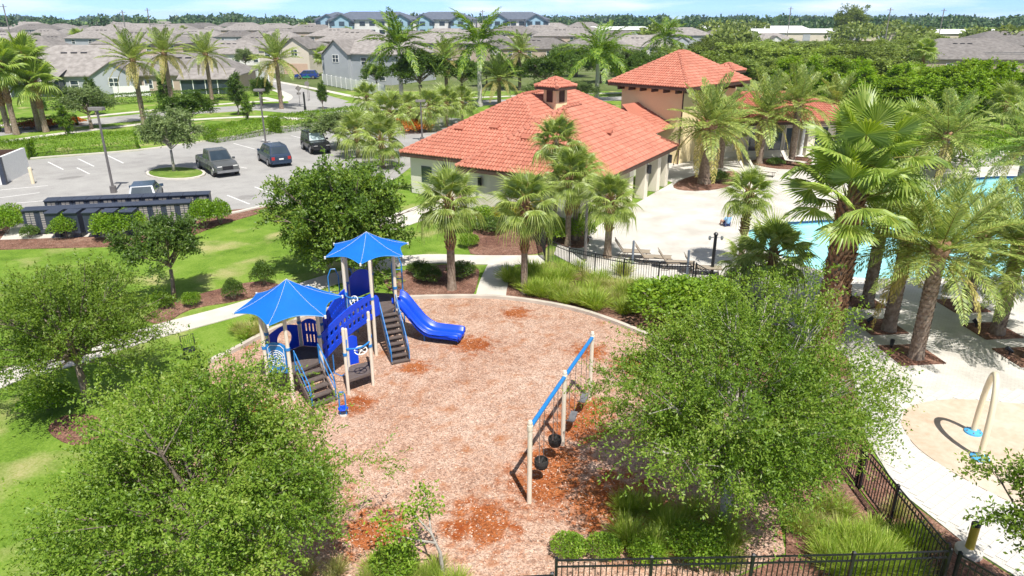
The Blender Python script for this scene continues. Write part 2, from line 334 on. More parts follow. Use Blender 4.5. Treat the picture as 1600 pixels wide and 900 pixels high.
oi = N(n,'ShaderNodeObjectInfo'); hsn = N(n,'ShaderNodeHueSaturation'); mr = N(n,'ShaderNodeMapRange'); mr.inputs['To Min'].default_value = .75; mr.inputs['To Max'].default_value = 1.5
n.links.new(oi.outputs['Random'], mr.inputs['Value']); n.links.new(mr.outputs[0], hsn.inputs['Value']); n.links.new(r.outputs[0], hsn.inputs['Color']); n.links.new(hsn.outputs[0], b.inputs['Base Color'])
wv = N(n,'ShaderNodeTexWave', i_Scale=3.0, bands_direction='Z'); n.links.new(t.outputs['Object'], wv.inputs['Vector']); bp = N(n,'ShaderNodeBump', i_Strength=.3, i_Distance=.02); n.links.new(wv.outputs['Fac'], bp.inputs['Height']); n.links.new(bp.outputs[0], b.inputs['Normal'])
b.inputs['Roughness'].default_value = .9
M['shingle_slate'] = pm('slate_blue_shingles', (.10,.12,.16), (.14,.16,.20), 1, .85)
M['wall_white'] = pm('white_siding', (.74,.73,.70), (.68,.67,.64), .6, .85)
M['wall_cream'] = pm('cream_render', (.70,.62,.52), (.64,.57,.48), .6, .85)
M['wall_grey'] = pm('blue_grey_siding', (.42,.44,.47), (.38,.40,.43), .6, .85)
M['wall_tan'] = pm('tan_render', (.50,.40,.32), (.45,.36,.29), .6, .85)
M['wall_blue'] = pm('sky_blue_siding', (.34,.50,.60), (.30,.46,.56), .6, .85)
M['door_tan'] = pm('tan_garage_door', (.62,.44,.34), (.58,.41,.32), 1, .7)
m = bpy.data.materials.new('pool_water'); m.use_nodes = True; n = m.node_tree; n.nodes.clear(); M['water'] = m
o_ = N(n,'ShaderNodeOutputMaterial'); tr = N(n,'ShaderNodeBsdfTransparent'); tr.inputs[0].default_value = (.72,.94,.96,1); gl = N(n,'ShaderNodeBsdfGlossy', i_Roughness=.03)
fr = N(n,'ShaderNodeFresnel', i_IOR=1.33); t = N(n,'ShaderNodeTexCoord'); no = N(n,'ShaderNodeTexNoise', i_Scale=3, i_Detail=3); n.links.new(t.outputs['Object'], no.inputs['Vector'])
bp = N(n,'ShaderNodeBump', i_Strength=.25, i_Distance=.05); n.links.new(no.outputs['Fac'], bp.inputs['Height']); n.links.new(bp.outputs[0], gl.inputs['Normal']); n.links.new(bp.outputs[0], fr.inputs['Normal'])
ms = N(n,'ShaderNodeMixShader'); n.links.new(fr.outputs[0], ms.inputs[0]); n.links.new(tr.outputs[0], ms.inputs[1]); n.links.new(gl.outputs[0], ms.inputs[2]); n.links.new(ms.outputs[0], o_.inputs[0])

# ---------------------------------------------------------------- ground, lawns, paths, playground floor
POOL = [p for p in smoothline([G(x,y).xy for x, y in [(1165,360),(1200,348),(1270,343),(1350,335),(1450,300),(1530,276),(1640,280),(1720,330),(1720,425),(1600,434),(1500,437),(1400,438),(1340,437),(1280,425),(1215,402),(1170,380),(1165,360)]], 4)][:-1]
g = MB(); g.prism([(-2500,-30),(2500,-30),(2500,6000),(-2500,6000)], None, -.03, holes=[POOL]); struct('ground', g, M['lawn'])
KERB = [(-11.3,23.6),(-10.7,24.67),(-9.83,26.5),(-8.42,28.3),(-6.96,29.4),(-4.7,30.0),(-1.76,30.15),(0,29.9),(2.28,28.95),(3.85,27.75),(5.34,26.1),(6.3,24.7),(6.9,23.2),(7.4,21),(7.5,18.5),(7.2,16)]
kl = smoothline(KERB, 4)
PLAY = [tuple(p) for p in kl]+[(6.6,13.6),(5,12.75),(0,12.5),(-5,12.6),(-8.2,14.6),(-10.2,17.5),(-11.2,20.8)]
g = MB(); g.prism(PLAY, -.01, .03); pf = struct('playground_floor', g, M['chips'])
kb = MB(); ko = ribbon(kl, .2); kb.prism([tuple(p) for p in ko], -.02, .17); struct('playground_kerb', kb, M['kerb'])
# loose chips lying on the playground, too many to count
nchip = 26000; xs = RNG.uniform(-10.8,7.2,nchip); ys = 12.6+RNG.random(nchip)**1.3*17
from mathutils.geometry import intersect_point_line
def inside(poly, X, Y):
    c = np.zeros(len(X), bool); k = len(poly)
    for i in range(k):
        x1, y1 = poly[i][0], poly[i][1]; x2, y2 = poly[(i+1)%k][0], poly[(i+1)%k][1]
        if y1 == y2: continue
        h = ((y1 > Y) != (y2 > Y)) & (X < (x2-x1)*(Y-y1)/(y2-y1)+x1); c ^= h
    return c
def quads(name, P, D, Nn, L, W, mat, fold=.0, base=.5):
    """a mesh of n small kites: P root, D long axis, Nn rough normal, L length, W width"""
    n_ = len(P); D = D/np.linalg.norm(D,axis=1)[:,None]; S = np.cross(D,Nn); S /= np.maximum(np.linalg.norm(S,axis=1),1e-6)[:,None]; U = np.cross(S,D)
    L = np.broadcast_to(np.asarray(L,float),(n_,))[:,None]; W = np.broadcast_to(np.asarray(W,float),(n_,))[:,None]
    mid = P+D*L*base+U*L*fold
    V = np.stack([P, mid+S*W/2, P+D*L, mid-S*W/2], 1).reshape(-1,3).astype(np.float32)
    me = bpy.data.meshes.new(name); me.vertices.add(n_*4); me.vertices.foreach_set('co', V.ravel())
    me.loops.add(n_*4); me.loops.foreach_set('vertex_index', np.arange(n_*4,dtype=np.int32)); me.polygons.add(n_)
    me.polygons.foreach_set('loop_start', np.arange(0,n_*4,4,dtype=np.int32)); me.polygons.foreach_set('loop_total', np.full(n_,4,dtype=np.int32))
    at = me.attributes.new('rnd','FLOAT','FACE'); at.data.foreach_set('value', RNG.random(n_).astype(np.float32))
    me.materials.append(mat); me.update(); me.validate(); return me
ok = inside(PLAY, xs, ys); xs, ys = xs[ok], ys[ok]; k = len(xs); an = RNG.uniform(0,2*PI,k)
M['chip'] = rndmat('loose_wood_chip', [(0,(.30,.15,.09)),(.4,(.54,.35,.25)),(.75,(.74,.57,.46)),(1,(.50,.20,.08))], 3)
cm = quads('wood_chips', np.stack([xs,ys,.032+RNG.random(k)*.012],1), np.stack([np.cos(an),np.sin(an),RNG.normal(0,.18,k)],1), np.stack([RNG.normal(0,.25,k),RNG.normal(0,.25,k),np.ones(k)],1), RNG.uniform(.04,.10,k), RNG.uniform(.02,.045,k), M['chip'])
tag(ob('wood_chips', cm), 'loose pinkish wood chips scattered over the playground floor', 'wood chips', kind='stuff')
def sheet(name, pts, mat, z1, z0=-.03, px=True, smooth_n=0):
    p = [G(x,y).xy for x, y in pts] if px else [Vector(q[:2]) for q in pts]
    if smooth_n: p = list(p); p = [tuple(q) for q in smoothline([p[-1]]+p+[p[0],p[1]], smooth_n)][smooth_n:-smooth_n-1]
    g = MB(); g.prism([tuple(q) for q in p], z0, z1); return struct(name, g, M[mat])
def path(name, pts, w, mat='concrete', z1=.02, n=5, px=True):
    l = smoothline([G(x,y).xy for x, y in pts] if px else pts, n); g = MB(); g.prism([tuple(p) for p in ribbon(l, w)], -.02, z1); return struct(name, g, M[mat])
path('footpath', [(-120,650),(0,592),(110,560),(230,522),(360,487),(440,462),(530,433),(640,406),(757,406),(850,406)], 1.45)
path('footpath', [(765,474),(772,440),(786,408)], 1.4, z1=.024, n=3)
path('sidewalk', [(540,372),(600,352),(650,335),(710,315),(780,298)], 2.6, z1=.02)
# garden ground of the estate behind the road
g = MB(); g.prism([(-420,100),(-40,128),(60,128),(420,140),(900,560),(-900,560)], None, -.02); struct('estate_ground', g, M['estate'])
# mulch beds
sheet('mulch_bed', [(640,470),(700,474),(735,466),(748,432),(742,418),(690,414),(640,420),(600,440)], 'mulch', .012, smooth_n=3)
sheet('mulch_bed', [(790,466),(802,420),(850,416),(905,425),(1000,450),(1100,470),(1130,520),(1090,560),(1040,545),(960,502),(880,480)], 'mulch', .010, smooth_n=3)
sheet('mulch_bed', [(735,396),(740,360),(735,335),(770,322),(850,340),(855,385),(820,398)], 'mulch', .012, smooth_n=3)
sheet('mulch_bed', [(-80,392),(60,388),(180,385),(290,372),(340,352),(430,326),(430,322),(340,330),(-80,345)], 'mulch', .012)
sheet('mulch_bed', [(255,505),(300,482),(380,468),(440,448),(400,440),(340,452),(280,470),(225,495)], 'mulch', .012, smooth_n=3)
sheet('mulch_bed', [(870,1000),(870,855),(1000,830),(1200,790),(1290,700),(1240,600),(1130,530),(1090,560),(1130,640),(1120,760),(1000,840)], 'mulch', .008)
sheet('mulch_bed', [(1490,920),(1420,800),(1300,690),(1240,610),(1230,560),(1290,535),(1325,560),(1335,600),(1322,650),(1312,690),(1400,770),(1500,845),(1640,960)], 'mulch', .034)
sheet('mulch_bed', [(380,1000),(300,860),(330,780),(420,800),(500,850),(700,880),(870,870),(870,1000)], 'mulch', .006)
sheet('mulch_bed', [(75,672),(100,650),(150,650),(165,680),(115,695)], 'mulch', .006, smooth_n=3)
g = MB(); g.prism([(.6,12.3),(9.5,12.3),(9.5,18.3),(10.15,21),(10.5,24),(10.2,26.6),(9.3,29.6),(8.4,31.2),(6.6,27),(6.9,23.4),(7.6,21),(7.7,18.5),(7.3,15.5),(6.6,13.5),(5,12.7)], -.02, .005); struct('mulch_bed', g, M['mulch'])
g = MB(); g.prism([(9.6,12.2),(11.4,9.0),(14.4,9.0),(12.3,11.5),(11.1,13.8),(10.5,16),(10.8,18.5),(11.9,21.5),(12.0,24.5),(10.7,27.5),(9.3,31.2),(8.75,31.4),(9.55,29.2),(10.35,26.6),(10.65,24),(10.25,21),(9.55,18.3)], -.02, .006); struct('mulch_bed', g, M['mulch'])
# pool deck, splash pad, pool
DECK = [(2.3,36.6),(2.6,38.5),(4.6,41.0),(9,48.5),(12.6,54.5),(10.5,60),(14,66),(25,68),(44,72),(58,60),(52,30),(44,9),(14.5,9),(12.4,11.4),(11.2,13.8),(10.6,16),(10.9,18.5),(12,21.5),(12.1,24.5),(10.8,27.5),(9.4,31.2),(8.7,32.4),(6.5,32.2),(4,33.4)]
g = MB(); g.prism(DECK, -.02, .008, holes=[POOL]); deck = struct('pool_deck', g, M['deck'])
SPLASH = [tuple(p) for p in smoothline([(12.4,19.4),(13.2,20.4),(14.9,20.9),(17,20.6),(19.5,20),(20.4,17.6),(19.4,15.2),(16.4,14.4),(14.0,14.9),(12.8,16.3),(12.2,18),(12.4,19.4)], 5)][:-1]
g = MB(); g.prism(SPLASH, .0, .030); struct('splash_pad', g, M['splash'])
# near pavers, laid one by one: the nearest 300 are pieces of their own, the rest one joined piece
pv = MB(); pv.box(-.122,.122,-.122,.122,0,.018); pme = pv.mesh('paver', M['paver']); rest = MB(); cnt = 0; cells = []
ca, sa = math.cos(R(35)), math.sin(R(35))
for i in range(-30,110):
    for j in range(-60,90):
        u, v = i*.25+(.125 if j % 2 else 0), j*.25; x, y = u*ca-v*sa, u*sa+v*ca
        if 9 < y < 21.5 and 10 < x < 22: cells.append((x,y))
X_ = np.array([c[0] for c in cells]); Y_ = np.array([c[1] for c in cells])
good = inside(DECK, X_, Y_) & ~inside([(SX*1.0,SY*1.0) for SX,SY in SPLASH], X_, Y_)
for dx, dy in ((-.2,0),(.2,0),(0,-.2),(0,.2)): good &= inside(DECK, X_+dx, Y_+dy)
cells = sorted([(c[0]**2+c[1]**2, c) for c, k_ in zip(cells,good) if k_ and c[0]/max(c[1],1) < .95]); rz = R(35)
for q, (_, (x,y)) in enumerate(cells):
    h = random.uniform(.008,.011)
    if q < 300: ob('paver', pme, deck, (x,y,h), (0,0,rz))
    else:
        c, s = math.cos(rz)*.122, math.sin(rz)*.122; cs = [(-c+s,-s-c),(c+s,s-c),(c-s,s+c),(-c-s,-s+c)]
        rest.add([(x+a,y+b_,h+.018) for a, b_ in cs]+[(x+a,y+b_,h) for a, b_ in cs], [(0,1,2,3),(4,5,1,0),(5,6,2,1),(6,7,3,2),(7,4,0,3)])
tag(rest.build('pavers', M['paver'], deck), kind='stuff')
g = MB(); g.prism(POOL, -1.3, -1.25); struct('pool_floor', g, M['pool_tile'])
g = MB(); k = len(POOL)
for i in range(k):
    a, b_ = POOL[i], POOL[(i+1)%k]; g.quad((a[0],a[1],-1.3),(b_[0],b_[1],-1.3),(b_[0],b_[1],-.22),(a[0],a[1],-.22))
struct('pool_wall', g, M['pool_tile']); g = MB()
for i in range(k):
    a, b_ = POOL[i], POOL[(i+1)%k]; g.quad((a[0],a[1],-.22),(b_[0],b_[1],-.22),(b_[0],b_[1],-.0),(a[0],a[1],-.0))
struct('pool_waterline', g, M['waterline'])
g = MB(); g.prism(POOL, None, -.18); struct('pool_water', g, M['water'])
g = MB(); pl = POOL+[POOL[0]]
ci = ribbon(pl, .36); h_ = len(ci)//2; g.prism([tuple(p) for p in ci[:h_]], .0, .045, holes=[[tuple(p) for p in ci[h_:]]]) if False else None
for i in range(k):
    a, b_ = Vector(POOL[i]), Vector(POOL[(i+1)%k]); g.bar((a.x,a.y,.02),(b_.x,b_.y,.02),.34,.06)
struct('pool_coping', g, M['water_rim'])
# palm squares cut into the deck
for x, y, s_ in [(15.3,24.3,1.5),(15.4,26.9,1.35),(15.9,29.6,1.3),(20.2,29.2,1.4),(19.8,26.5,1.4),(19.6,24.1,1.4)]:
    g = MB(); g.prism([(x-s_*.55,y-s_*.62),(x+s_*.62,y-s_*.5),(x+s_*.5,y+s_*.6),(x-s_*.62,y+s_*.5)], .0, .05); struct('mulch_bed', g, M['mulch'])
sheet('mulch_bed', [(1052,290),(1085,275),(1150,268),(1150,285),(1120,296),(1070,298)], 'mulch', .05, 0, smooth_n=3)
sheet('mulch_bed', [(1168,254),(1200,248),(1262,246),(1262,262),(1215,264)], 'mulch', .05, 0, smooth_n=3)
sheet('mulch_bed', [(868,380),(880,362),(915,362),(920,378),(905,388)], 'mulch', .05, 0, smooth_n=3)
# parking lot, roads
sheet('parking_lot', [(-160,350),(-160,272),(0,262),(40,250),(215,236),(345,218),(440,200),(560,188),(640,180),(720,185),(760,200),(700,240),(640,262),(615,282),(560,304),(425,322),(340,338),(200,345),(0,350)], 'asphalt', .0)
sheet('road', [(-120,222),(0,212),(100,200),(240,186),(300,178),(400,172),(470,178),(600,172),(740,165),(860,160),(1000,156),(1000,150),(860,153),(740,157),(600,162),(480,160),(400,163),(300,170),(240,176),(0,200),(-120,210)], 'asphalt', -.005)
sheet('side_road', [(455,166),(520,166),(545,158),(480,140),(440,128),(420,118),(405,118),(418,130),(440,144)], 'asphalt', -.004)
for pts in [[(-100,204),(0,196),(240,172),(380,160),(450,157)], [(560,160),(800,150),(1000,144)], [(-100,232),(0,222),(100,208),(260,190),(400,182),(470,186)]]:
    path('sidewalk', pts, 1.5, z1=.0)
path('sidewalk', [(425,126),(500,140),(560,152),(600,156)], 1.4, z1=.002); path('sidewalk', [(410,152),(440,158),(450,150),(430,140)], 1.4, z1=.003)
path('parking_kerb', [(-160,349),(0,348),(200,344),(340,337),(425,321),(560,303),(615,281)], .3, 'concrete', .10)
path('parking_kerb', [(-160,271),(0,261),(40,249),(215,235),(345,217),(440,199),(560,187)], .3, 'concrete', .10)
sheet('white_gravel', [(0,375),(60,373),(140,370),(190,372),(300,350),(310,342),(290,338),(20,350)], 'concrete', .02)
def stripes(lst, w=.12):
    for (x0,y0,x1,y1) in lst:
        a, b_ = G(x0,y0), G(x1,y1); g = MB(); g.prism([tuple(p) for p in ribbon([a.xy,b_.xy], w)], None, .006); struct('parking_stripe', g, M['stripe'])
stripes([(75,253,99,265),(122,248,147,260),(168,243,193,255),(365,224,398,233),(410,218,440,227),(455,212,490,220),(500,205,540,213),(545,199,580,207),
         (355,305,390,319),(398,292,432,305),(0,309,62,301),(0,297,75,290),(18,318,78,313),(375,261,386,263),(120,262,140,272)])
g = MB(); isl = [G(275+47*math.cos(a*PI/10), 272+9.5*math.sin(a*PI/10)).xy for a in range(20)]; g.prism([tuple(p) for p in isl], -.02, .12); struct('traffic_island_kerb', g, M['concrete'])
g = MB(); g.prism([tuple(p.lerp(G(275,272).xy,.1)) for p in isl], .05, .14); struct('traffic_island', g, M['verge'])
# ---------------------------------------------------------------- clubhouse
def tile_roof(name, faces, parent, pitch_caps=()):
    """barrel tiles laid course by course on each sloping face (list of 3D outlines, first edge = eave)"""
    g = MB(); base = MB(); WT, LT = .25, .37
    prof = [(-.5,-.02),(-.3,.06),(0,.10),(.3,.06),(.5,-.02)]
    for F in faces:
        F = [Vector(p) for p in F]; u = (F[1]-F[0]).normalized(); nrm = (F[1]-F[0]).cross(F[2]-F[0]).normalized()
        if nrm.z < 0: nrm = -nrm
        v = nrm.cross(u).normalized()
        if v.z < 0: v = -v
        base.add([p for p in F], [tuple(range(len(F)))])
        uv = [((p-F[0]).dot(u),(p-F[0]).dot(v)) for p in F]
        um, ux = min(p[0] for p in uv), max(p[0] for p in uv); vx = max(p[1] for p in uv)
        nu, nv = int((ux-um)/WT)+1, int(vx/LT)+1
        cu = np.array([um+(i+.5)*WT for j in range(nv) for i in range(nu)]); cv = np.array([(j+.5)*LT for j in range(nv) for i in range(nu)])
        ok = inside(uv, cu, cv)
        for a, b_ in zip(cu[ok], cv[ok]):
            o = F[0]+u*a+v*(b_-LT/2)
            lo = o-v*.05; hi = o+v*LT
            vs = [lo+u*(p*WT)+nrm*(h+.055) for p, h in prof]+[hi+u*(p*WT)+nrm*(h+.002) for p, h in prof]
            g.add(vs, [(0,1,6,5),(1,2,7,6),(2,3,8,7),(3,4,9,8),(4,3,2,1,0)])
    base.build('roof_deck', M['tile'], parent, rnd=True)
    r_ = tag(g.build('roof_tiles', M['tile'], parent, rnd=True), kind='stuff')
    for a, b_ in pitch_caps:
        c = MB(); a = Vector(a); b_ = Vector(b_); L = (b_-a).length; k = max(1,int(L/.42)); d = (b_-a)/k
        for i in range(k):
            p0 = a+d*i-d*.08; p1 = a+d*(i+1); c.tube([p0+Vector((0,0,.05)),p1+Vector((0,0,.02))], [.15,.12], 8)
        c.build('ridge_cap', M['tile'], parent, rnd=True)
A_ = Vector((.863,-.505,0)); B_ = Vector((.505,.863,0)); C0 = Vector((-8.09,50.96,0))
def cb(a, b_, z): return C0+A_*a+B_*b_+Vector((0,0,z))
club = empty('clubhouse', (0,0,0), label='cream stucco clubhouse with wide red clay tile hip roofs beside the pool deck', cat='building')
EZ, RZ = 3.0, 6.8
m1, m2 = cb(6.5,6.5,RZ), cb(6.5,13.5,RZ)
wa, wb, w0, w1 = 6.4, 16.4, -2.2, 12.8; q1, q2 = cb(11.4,3.4,6.45), cb(11.4,6.0,6.45)
faces = [[cb(0,0,EZ),cb(13,0,EZ),m1],[cb(13,0,EZ),cb(13,20,EZ),m2,m1],[cb(13,20,EZ),cb(0,20,EZ),m2],[cb(0,20,EZ),cb(0,0,EZ),m1,m2],
         [cb(wa,w0,EZ+.02),cb(wb,w0,EZ+.02),q1],[cb(wb,w0,EZ+.02),cb(wb,w1,EZ+.02),q2,q1],[cb(wb,w1,EZ+.02),cb(wa,w1,EZ+.02),q2],[cb(wa,w1,EZ+.02),cb(wa,w0,EZ+.02),q1,q2]]
caps = [(cb(0,0,EZ),m1),(cb(13,20,EZ),m2),(m1,m2),(cb(0,20,EZ),m2),(cb(wa,w0,EZ),q1),(cb(wb,w0,EZ),q1),(cb(wb,w1,EZ),q2),(q1,q2)]
# link roof towards the tower
l0, l1, l2, l3 = Vector((11.3,59.8,3.0)), Vector((14.6,62.6,3.2)), Vector((12.8,66.6,5.0)), Vector((9.6,63.2,5.0))
faces += [[l0,l1,l2,l3]]
tile_roof('roof', faces, club, caps)
def frame_box(mb, a0, a1, b0, b1, z0, z1):
    p = [cb(a0,b0,0),cb(a1,b0,0),cb(a1,b1,0),cb(a0,b1,0)]
    mb.prism([(q.x,q.y) for q in p], z0, z1)
g = MB(); frame_box(g, .5, 12.6, .5, 19.4, 0, 2.86); g.build('wall', M['stucco_grey'], club)
g = MB(); frame_box(g, 6.9, 12.9, -1.7, 0.45, 0, 2.855); g.build('wall', M['stucco_grey'], club)
for e in [((0,0),(6.4,0)),((6.4,-2.2),(16.4,-2.2)),((16.4,-2.2),(16.4,12.8)),((16.4,12.8),(13,12.8)),((6.4,0),(6.4,-2.2))]:
    a, b_ = cb(*e[0],EZ-.14), cb(*e[1],EZ-.14); c = MB(); c.bar(a, b_, .08, .26); c.build('fascia', M['brown'], club)
g = MB(); frame_box(g, 6.5, 16.3, -2.1, 12.7, 2.84, 2.9); g.build('soffit', M['stucco'], club)
# breezeway with piers along the pool side
for i, bb in enumerate([-1.6, 1.6, 4.6, 7.6, 10.2, 12.1]):
    g = MB(); frame_box(g, 15.3, 16.0, bb-.35, bb+.35, 0, 2.5); g.build('pier', M['stucco'], club)
g = MB(); frame_box(g, 15.25, 16.05, -2.0, 12.5, 2.5, 2.838); g.build('beam', M['stucco'], club)
g = MB(); frame_box(g, 12.95, 15.2, -1.95, -1.6, 0, 2.838); g.build('wall', M['stucco_grey'], club)
def lantern(p, nx, ny):
    l = MB(); l.box(-.12,.12,-.12,.12,-.3,.3); l.build('lantern', M['black'], club, loc=(p.x+nx*.14,p.y+ny*.14,2.1))
for bb in (1.6, 7.6, 12.1): lantern(cb(16.02,bb,0), A_.x, A_.y)
lantern(cb(3.6,.5,0), -B_.x, -B_.y); lantern(cb(8.0,-1.7,0), -B_.x, -B_.y)
for a0, a1 in ((1.5,2.4),(4.6,6.0)):
    g = MB(); frame_box(g, a0, a1, .46, .52, .0 if a0 > 4 else .9, 2.1); g.build('door' if a0 > 4 else 'window', M['door_tan'] if a0 > 4 else M['glass'], club)
g = MB(); g.tube([cb(13.2,-1.98,2.9),cb(13.2,-2.05,0)], .05, 6); g.build('downpipe', M['brown'], club)
# vent cupola on the ridge
def cupola(c, parent, s=.62, z0=5.6, z1=7.35, ov=1.08, rise=.6):
    g = MB(); fx = Vector((.7,.72,0)); fy = Vector((-.72,.7,0))
    cs = [c+fx*(s*i)+fy*(s*j) for i, j in ((-1,-1),(1,-1),(1,1),(-1,1))]
    g.prism([(q.x,q.y) for q in cs], z0, z1); g.build('cupola_wall', M['stucco_orange'], parent)
    for i, j in ((0,-1),(1,0),(0,1),(-1,0)):
        l = MB(); p = c+(fx*i+fy*j)*(s+.02); d = (fy if i else fx)*(s/.85)
        l.bar((p-d*.38).to_tuple()[:2]+(z1-.62,), (p+d*.38).to_tuple()[:2]+(z1-.62,), .07, .95); l.build('louvre', M['brown'], parent)
    e = [Vector((c.x,c.y,0))+fx*(ov*i)+fy*(ov*j)+Vector((0,0,z1)) for i, j in ((-1,-1),(1,-1),(1,1),(-1,1))]; ap = Vector((c.x,c.y,z1+rise))
    tile_roof('cupola_roof', [[e[k_],e[(k_+1)%4],ap] for k_ in range(4)], parent, [(e[k_],ap) for k_ in range(4)])
    for k_ in range(4):
        f = MB(); f.bar(e[k_]-Vector((0,0,.1)), e[(k_+1)%4]-Vector((0,0,.1)), .08, .2); f.build('cupola_fascia', M['brown'], parent)
cupola(cb(8.3,8.2,0), club)
# roof hatches
for a, b_ in ((3.5,2.6),(6.2,3.0),(10.2,.5),(13.9,5.0)):
    f = 3+b_*.585 if a < 7 else (3+(b_+2.2)*.616 if a < 11 else 3+(16.4-a)*.69); g = MB(); p = cb(a,b_,f+.16); g.box(-.35,.35,-.22,.22,-.1,.06); g.build('roof_vent', M['tile'], club, loc=p, rot=(R(25),0,-R(30.3)))

# the two-storey tower block
tw = empty('tower_pavilion', (0,0,0), label='apricot stucco tower block with pyramid red tile roof behind the clubhouse', cat='building')
TF = Vector((14.6,60.6,0)); e1 = Vector((.70,.714,0)); e2 = Vector((-.714,.70,0))
def tb(a, b_, z): return TF+e1*a+e2*b_+Vector((0,0,z))
ec = [tb(0,0,6.6),tb(11,0,6.6),tb(11,8.2,6.6),tb(0,8.2,6.6)]; ap = [tb(4.8,4.1,9.2),tb(6.0,4.1,9.2)]
tile_roof('roof', [[ec[0],ec[1],ap[1],ap[0]],[ec[1],ec[2],ap[1]],[ec[2],ec[3],ap[0],ap[1]],[ec[3],ec[0],ap[0]]], tw, [(ec[0],ap[0]),(ec[1],ap[1]),(ec[3],ap[0]),(ap[0],ap[1])])
g = MB(); g.prism([(q.x,q.y) for q in [tb(.9,.9,0),tb(10.1,.9,0),tb(10.1,7.3,0),tb(.9,7.3,0)]], 0, 6.45); g.build('wall', M['stucco_orange'], tw)
for k_ in range(4):
    f = MB(); f.bar(ec[k_]-Vector((0,0,.13)), ec[(k_+1)%4]-Vector((0,0,.13)), .1, .26); f.build('fascia', M['brown'], tw)
for i in range(6):
    c = MB(); p = tb(.45,1.1+i*1.2,6.2); c.bar(p-e1*.42, p+e1*.45, .16, .3); c.build('corbel', M['brown'], tw)
for i in range(7):
    c = MB(); p = tb(1.2+i*1.42,.45,6.2); c.bar(p-e2*.42, p+e2*.45, .16, .3); c.build('corbel', M['brown'], tw)
g = MB(); g.tube([tb(.75,.75,6.4),tb(.85,.85,5.8),tb(.85,.85,0)], .06, 6); g.build('downpipe', M['brown'], tw)
cupola(tb(12.2,3.0,0), tw, .7, 4.6, 7.3, 1.2, .65)
# pool house wing on the right
pw = empty('pool_house', (0,0,0), label='low cream pool house with dark windows and red tile roof behind the date palms', cat='building')
W0 = Vector((17.2,64.4,0)); f1 = Vector((.985,.17,0)); f2 = Vector((-.17,.985,0))
def wbp(a, b_, z): return W0+f1*a+f2*b_+Vector((0,0,z))
g = MB(); g.prism([(q.x,q.y) for q in [wbp(0,0,0),wbp(15.5,0,0),wbp(15.5,9,0),wbp(0,9,0)]], 0, 3.2); g.build('wall', M['stucco'], pw)
e = [wbp(-.8,-.9,3.25),wbp(16.4,-.9,3.25),wbp(16.4,9.9,3.25),wbp(-.8,9.9,3.25)]; r1, r2 = wbp(4.8,4.5,5.3), wbp(11,4.5,5.3)
tile_roof('roof', [[e[0],e[1],r2,r1],[e[1],e[2],r2],[e[3],e[0],r1]], pw, [(e[0],r1),(e[1],r2),(r1,r2)])
for k_ in range(2):
    f = MB(); f.bar(e[k_]-Vector((0,0,.12)), e[k_+1]-Vector((0,0,.12)), .1, .24); f.build('fascia', M['brown'], pw)
for i, (a, w) in enumerate([(1.4,.7),(4.6,1.3),(6.6,1.2),(8.2,1.1),(11.2,1.2),(13.2,.9)]):
    g = MB(); p0, p1 = wbp(a,-.03,0), wbp(a+w,-.03,0); wi = MB(); wi.bar((p0.x,p0.y,1.6),(p1.x,p1.y,1.6),.06,2.0); wo = wi.build('window', M['glass'], pw)
    fr_ = MB()
    for q in (a-.06, a+w+.06): p = wbp(q,-.05,0); fr_.bar((p.x,p.y,.55),(p.x,p.y,2.65),.1,.12)
    for z in (.55,2.65): p0, p1 = wbp(a-.1,-.05,z), wbp(a+w+.1,-.05,z); fr_.bar(p0,p1,.12,.1)
    fr_.build('window_frame', M['stucco'], wo)
g = MB(); g.prism([(q.x,q.y) for q in [wbp(-.06,-.06,0),wbp(15.56,-.06,0),wbp(15.56,.2,0),wbp(-.06,.2,0)]], .5, .58); g.build('sill_band', M['stucco'], pw)
for a in (0.2, 10.2):
    g = MB(); p = wbp(a,-.3,0); g.prism([(q.x,q.y) for q in [wbp(a,-.5,0),wbp(a+.6,-.5,0),wbp(a+.6,-.02,0),wbp(a,-.02,0)]], 0, 3.0); g.build('pilaster', M['stucco'], pw)

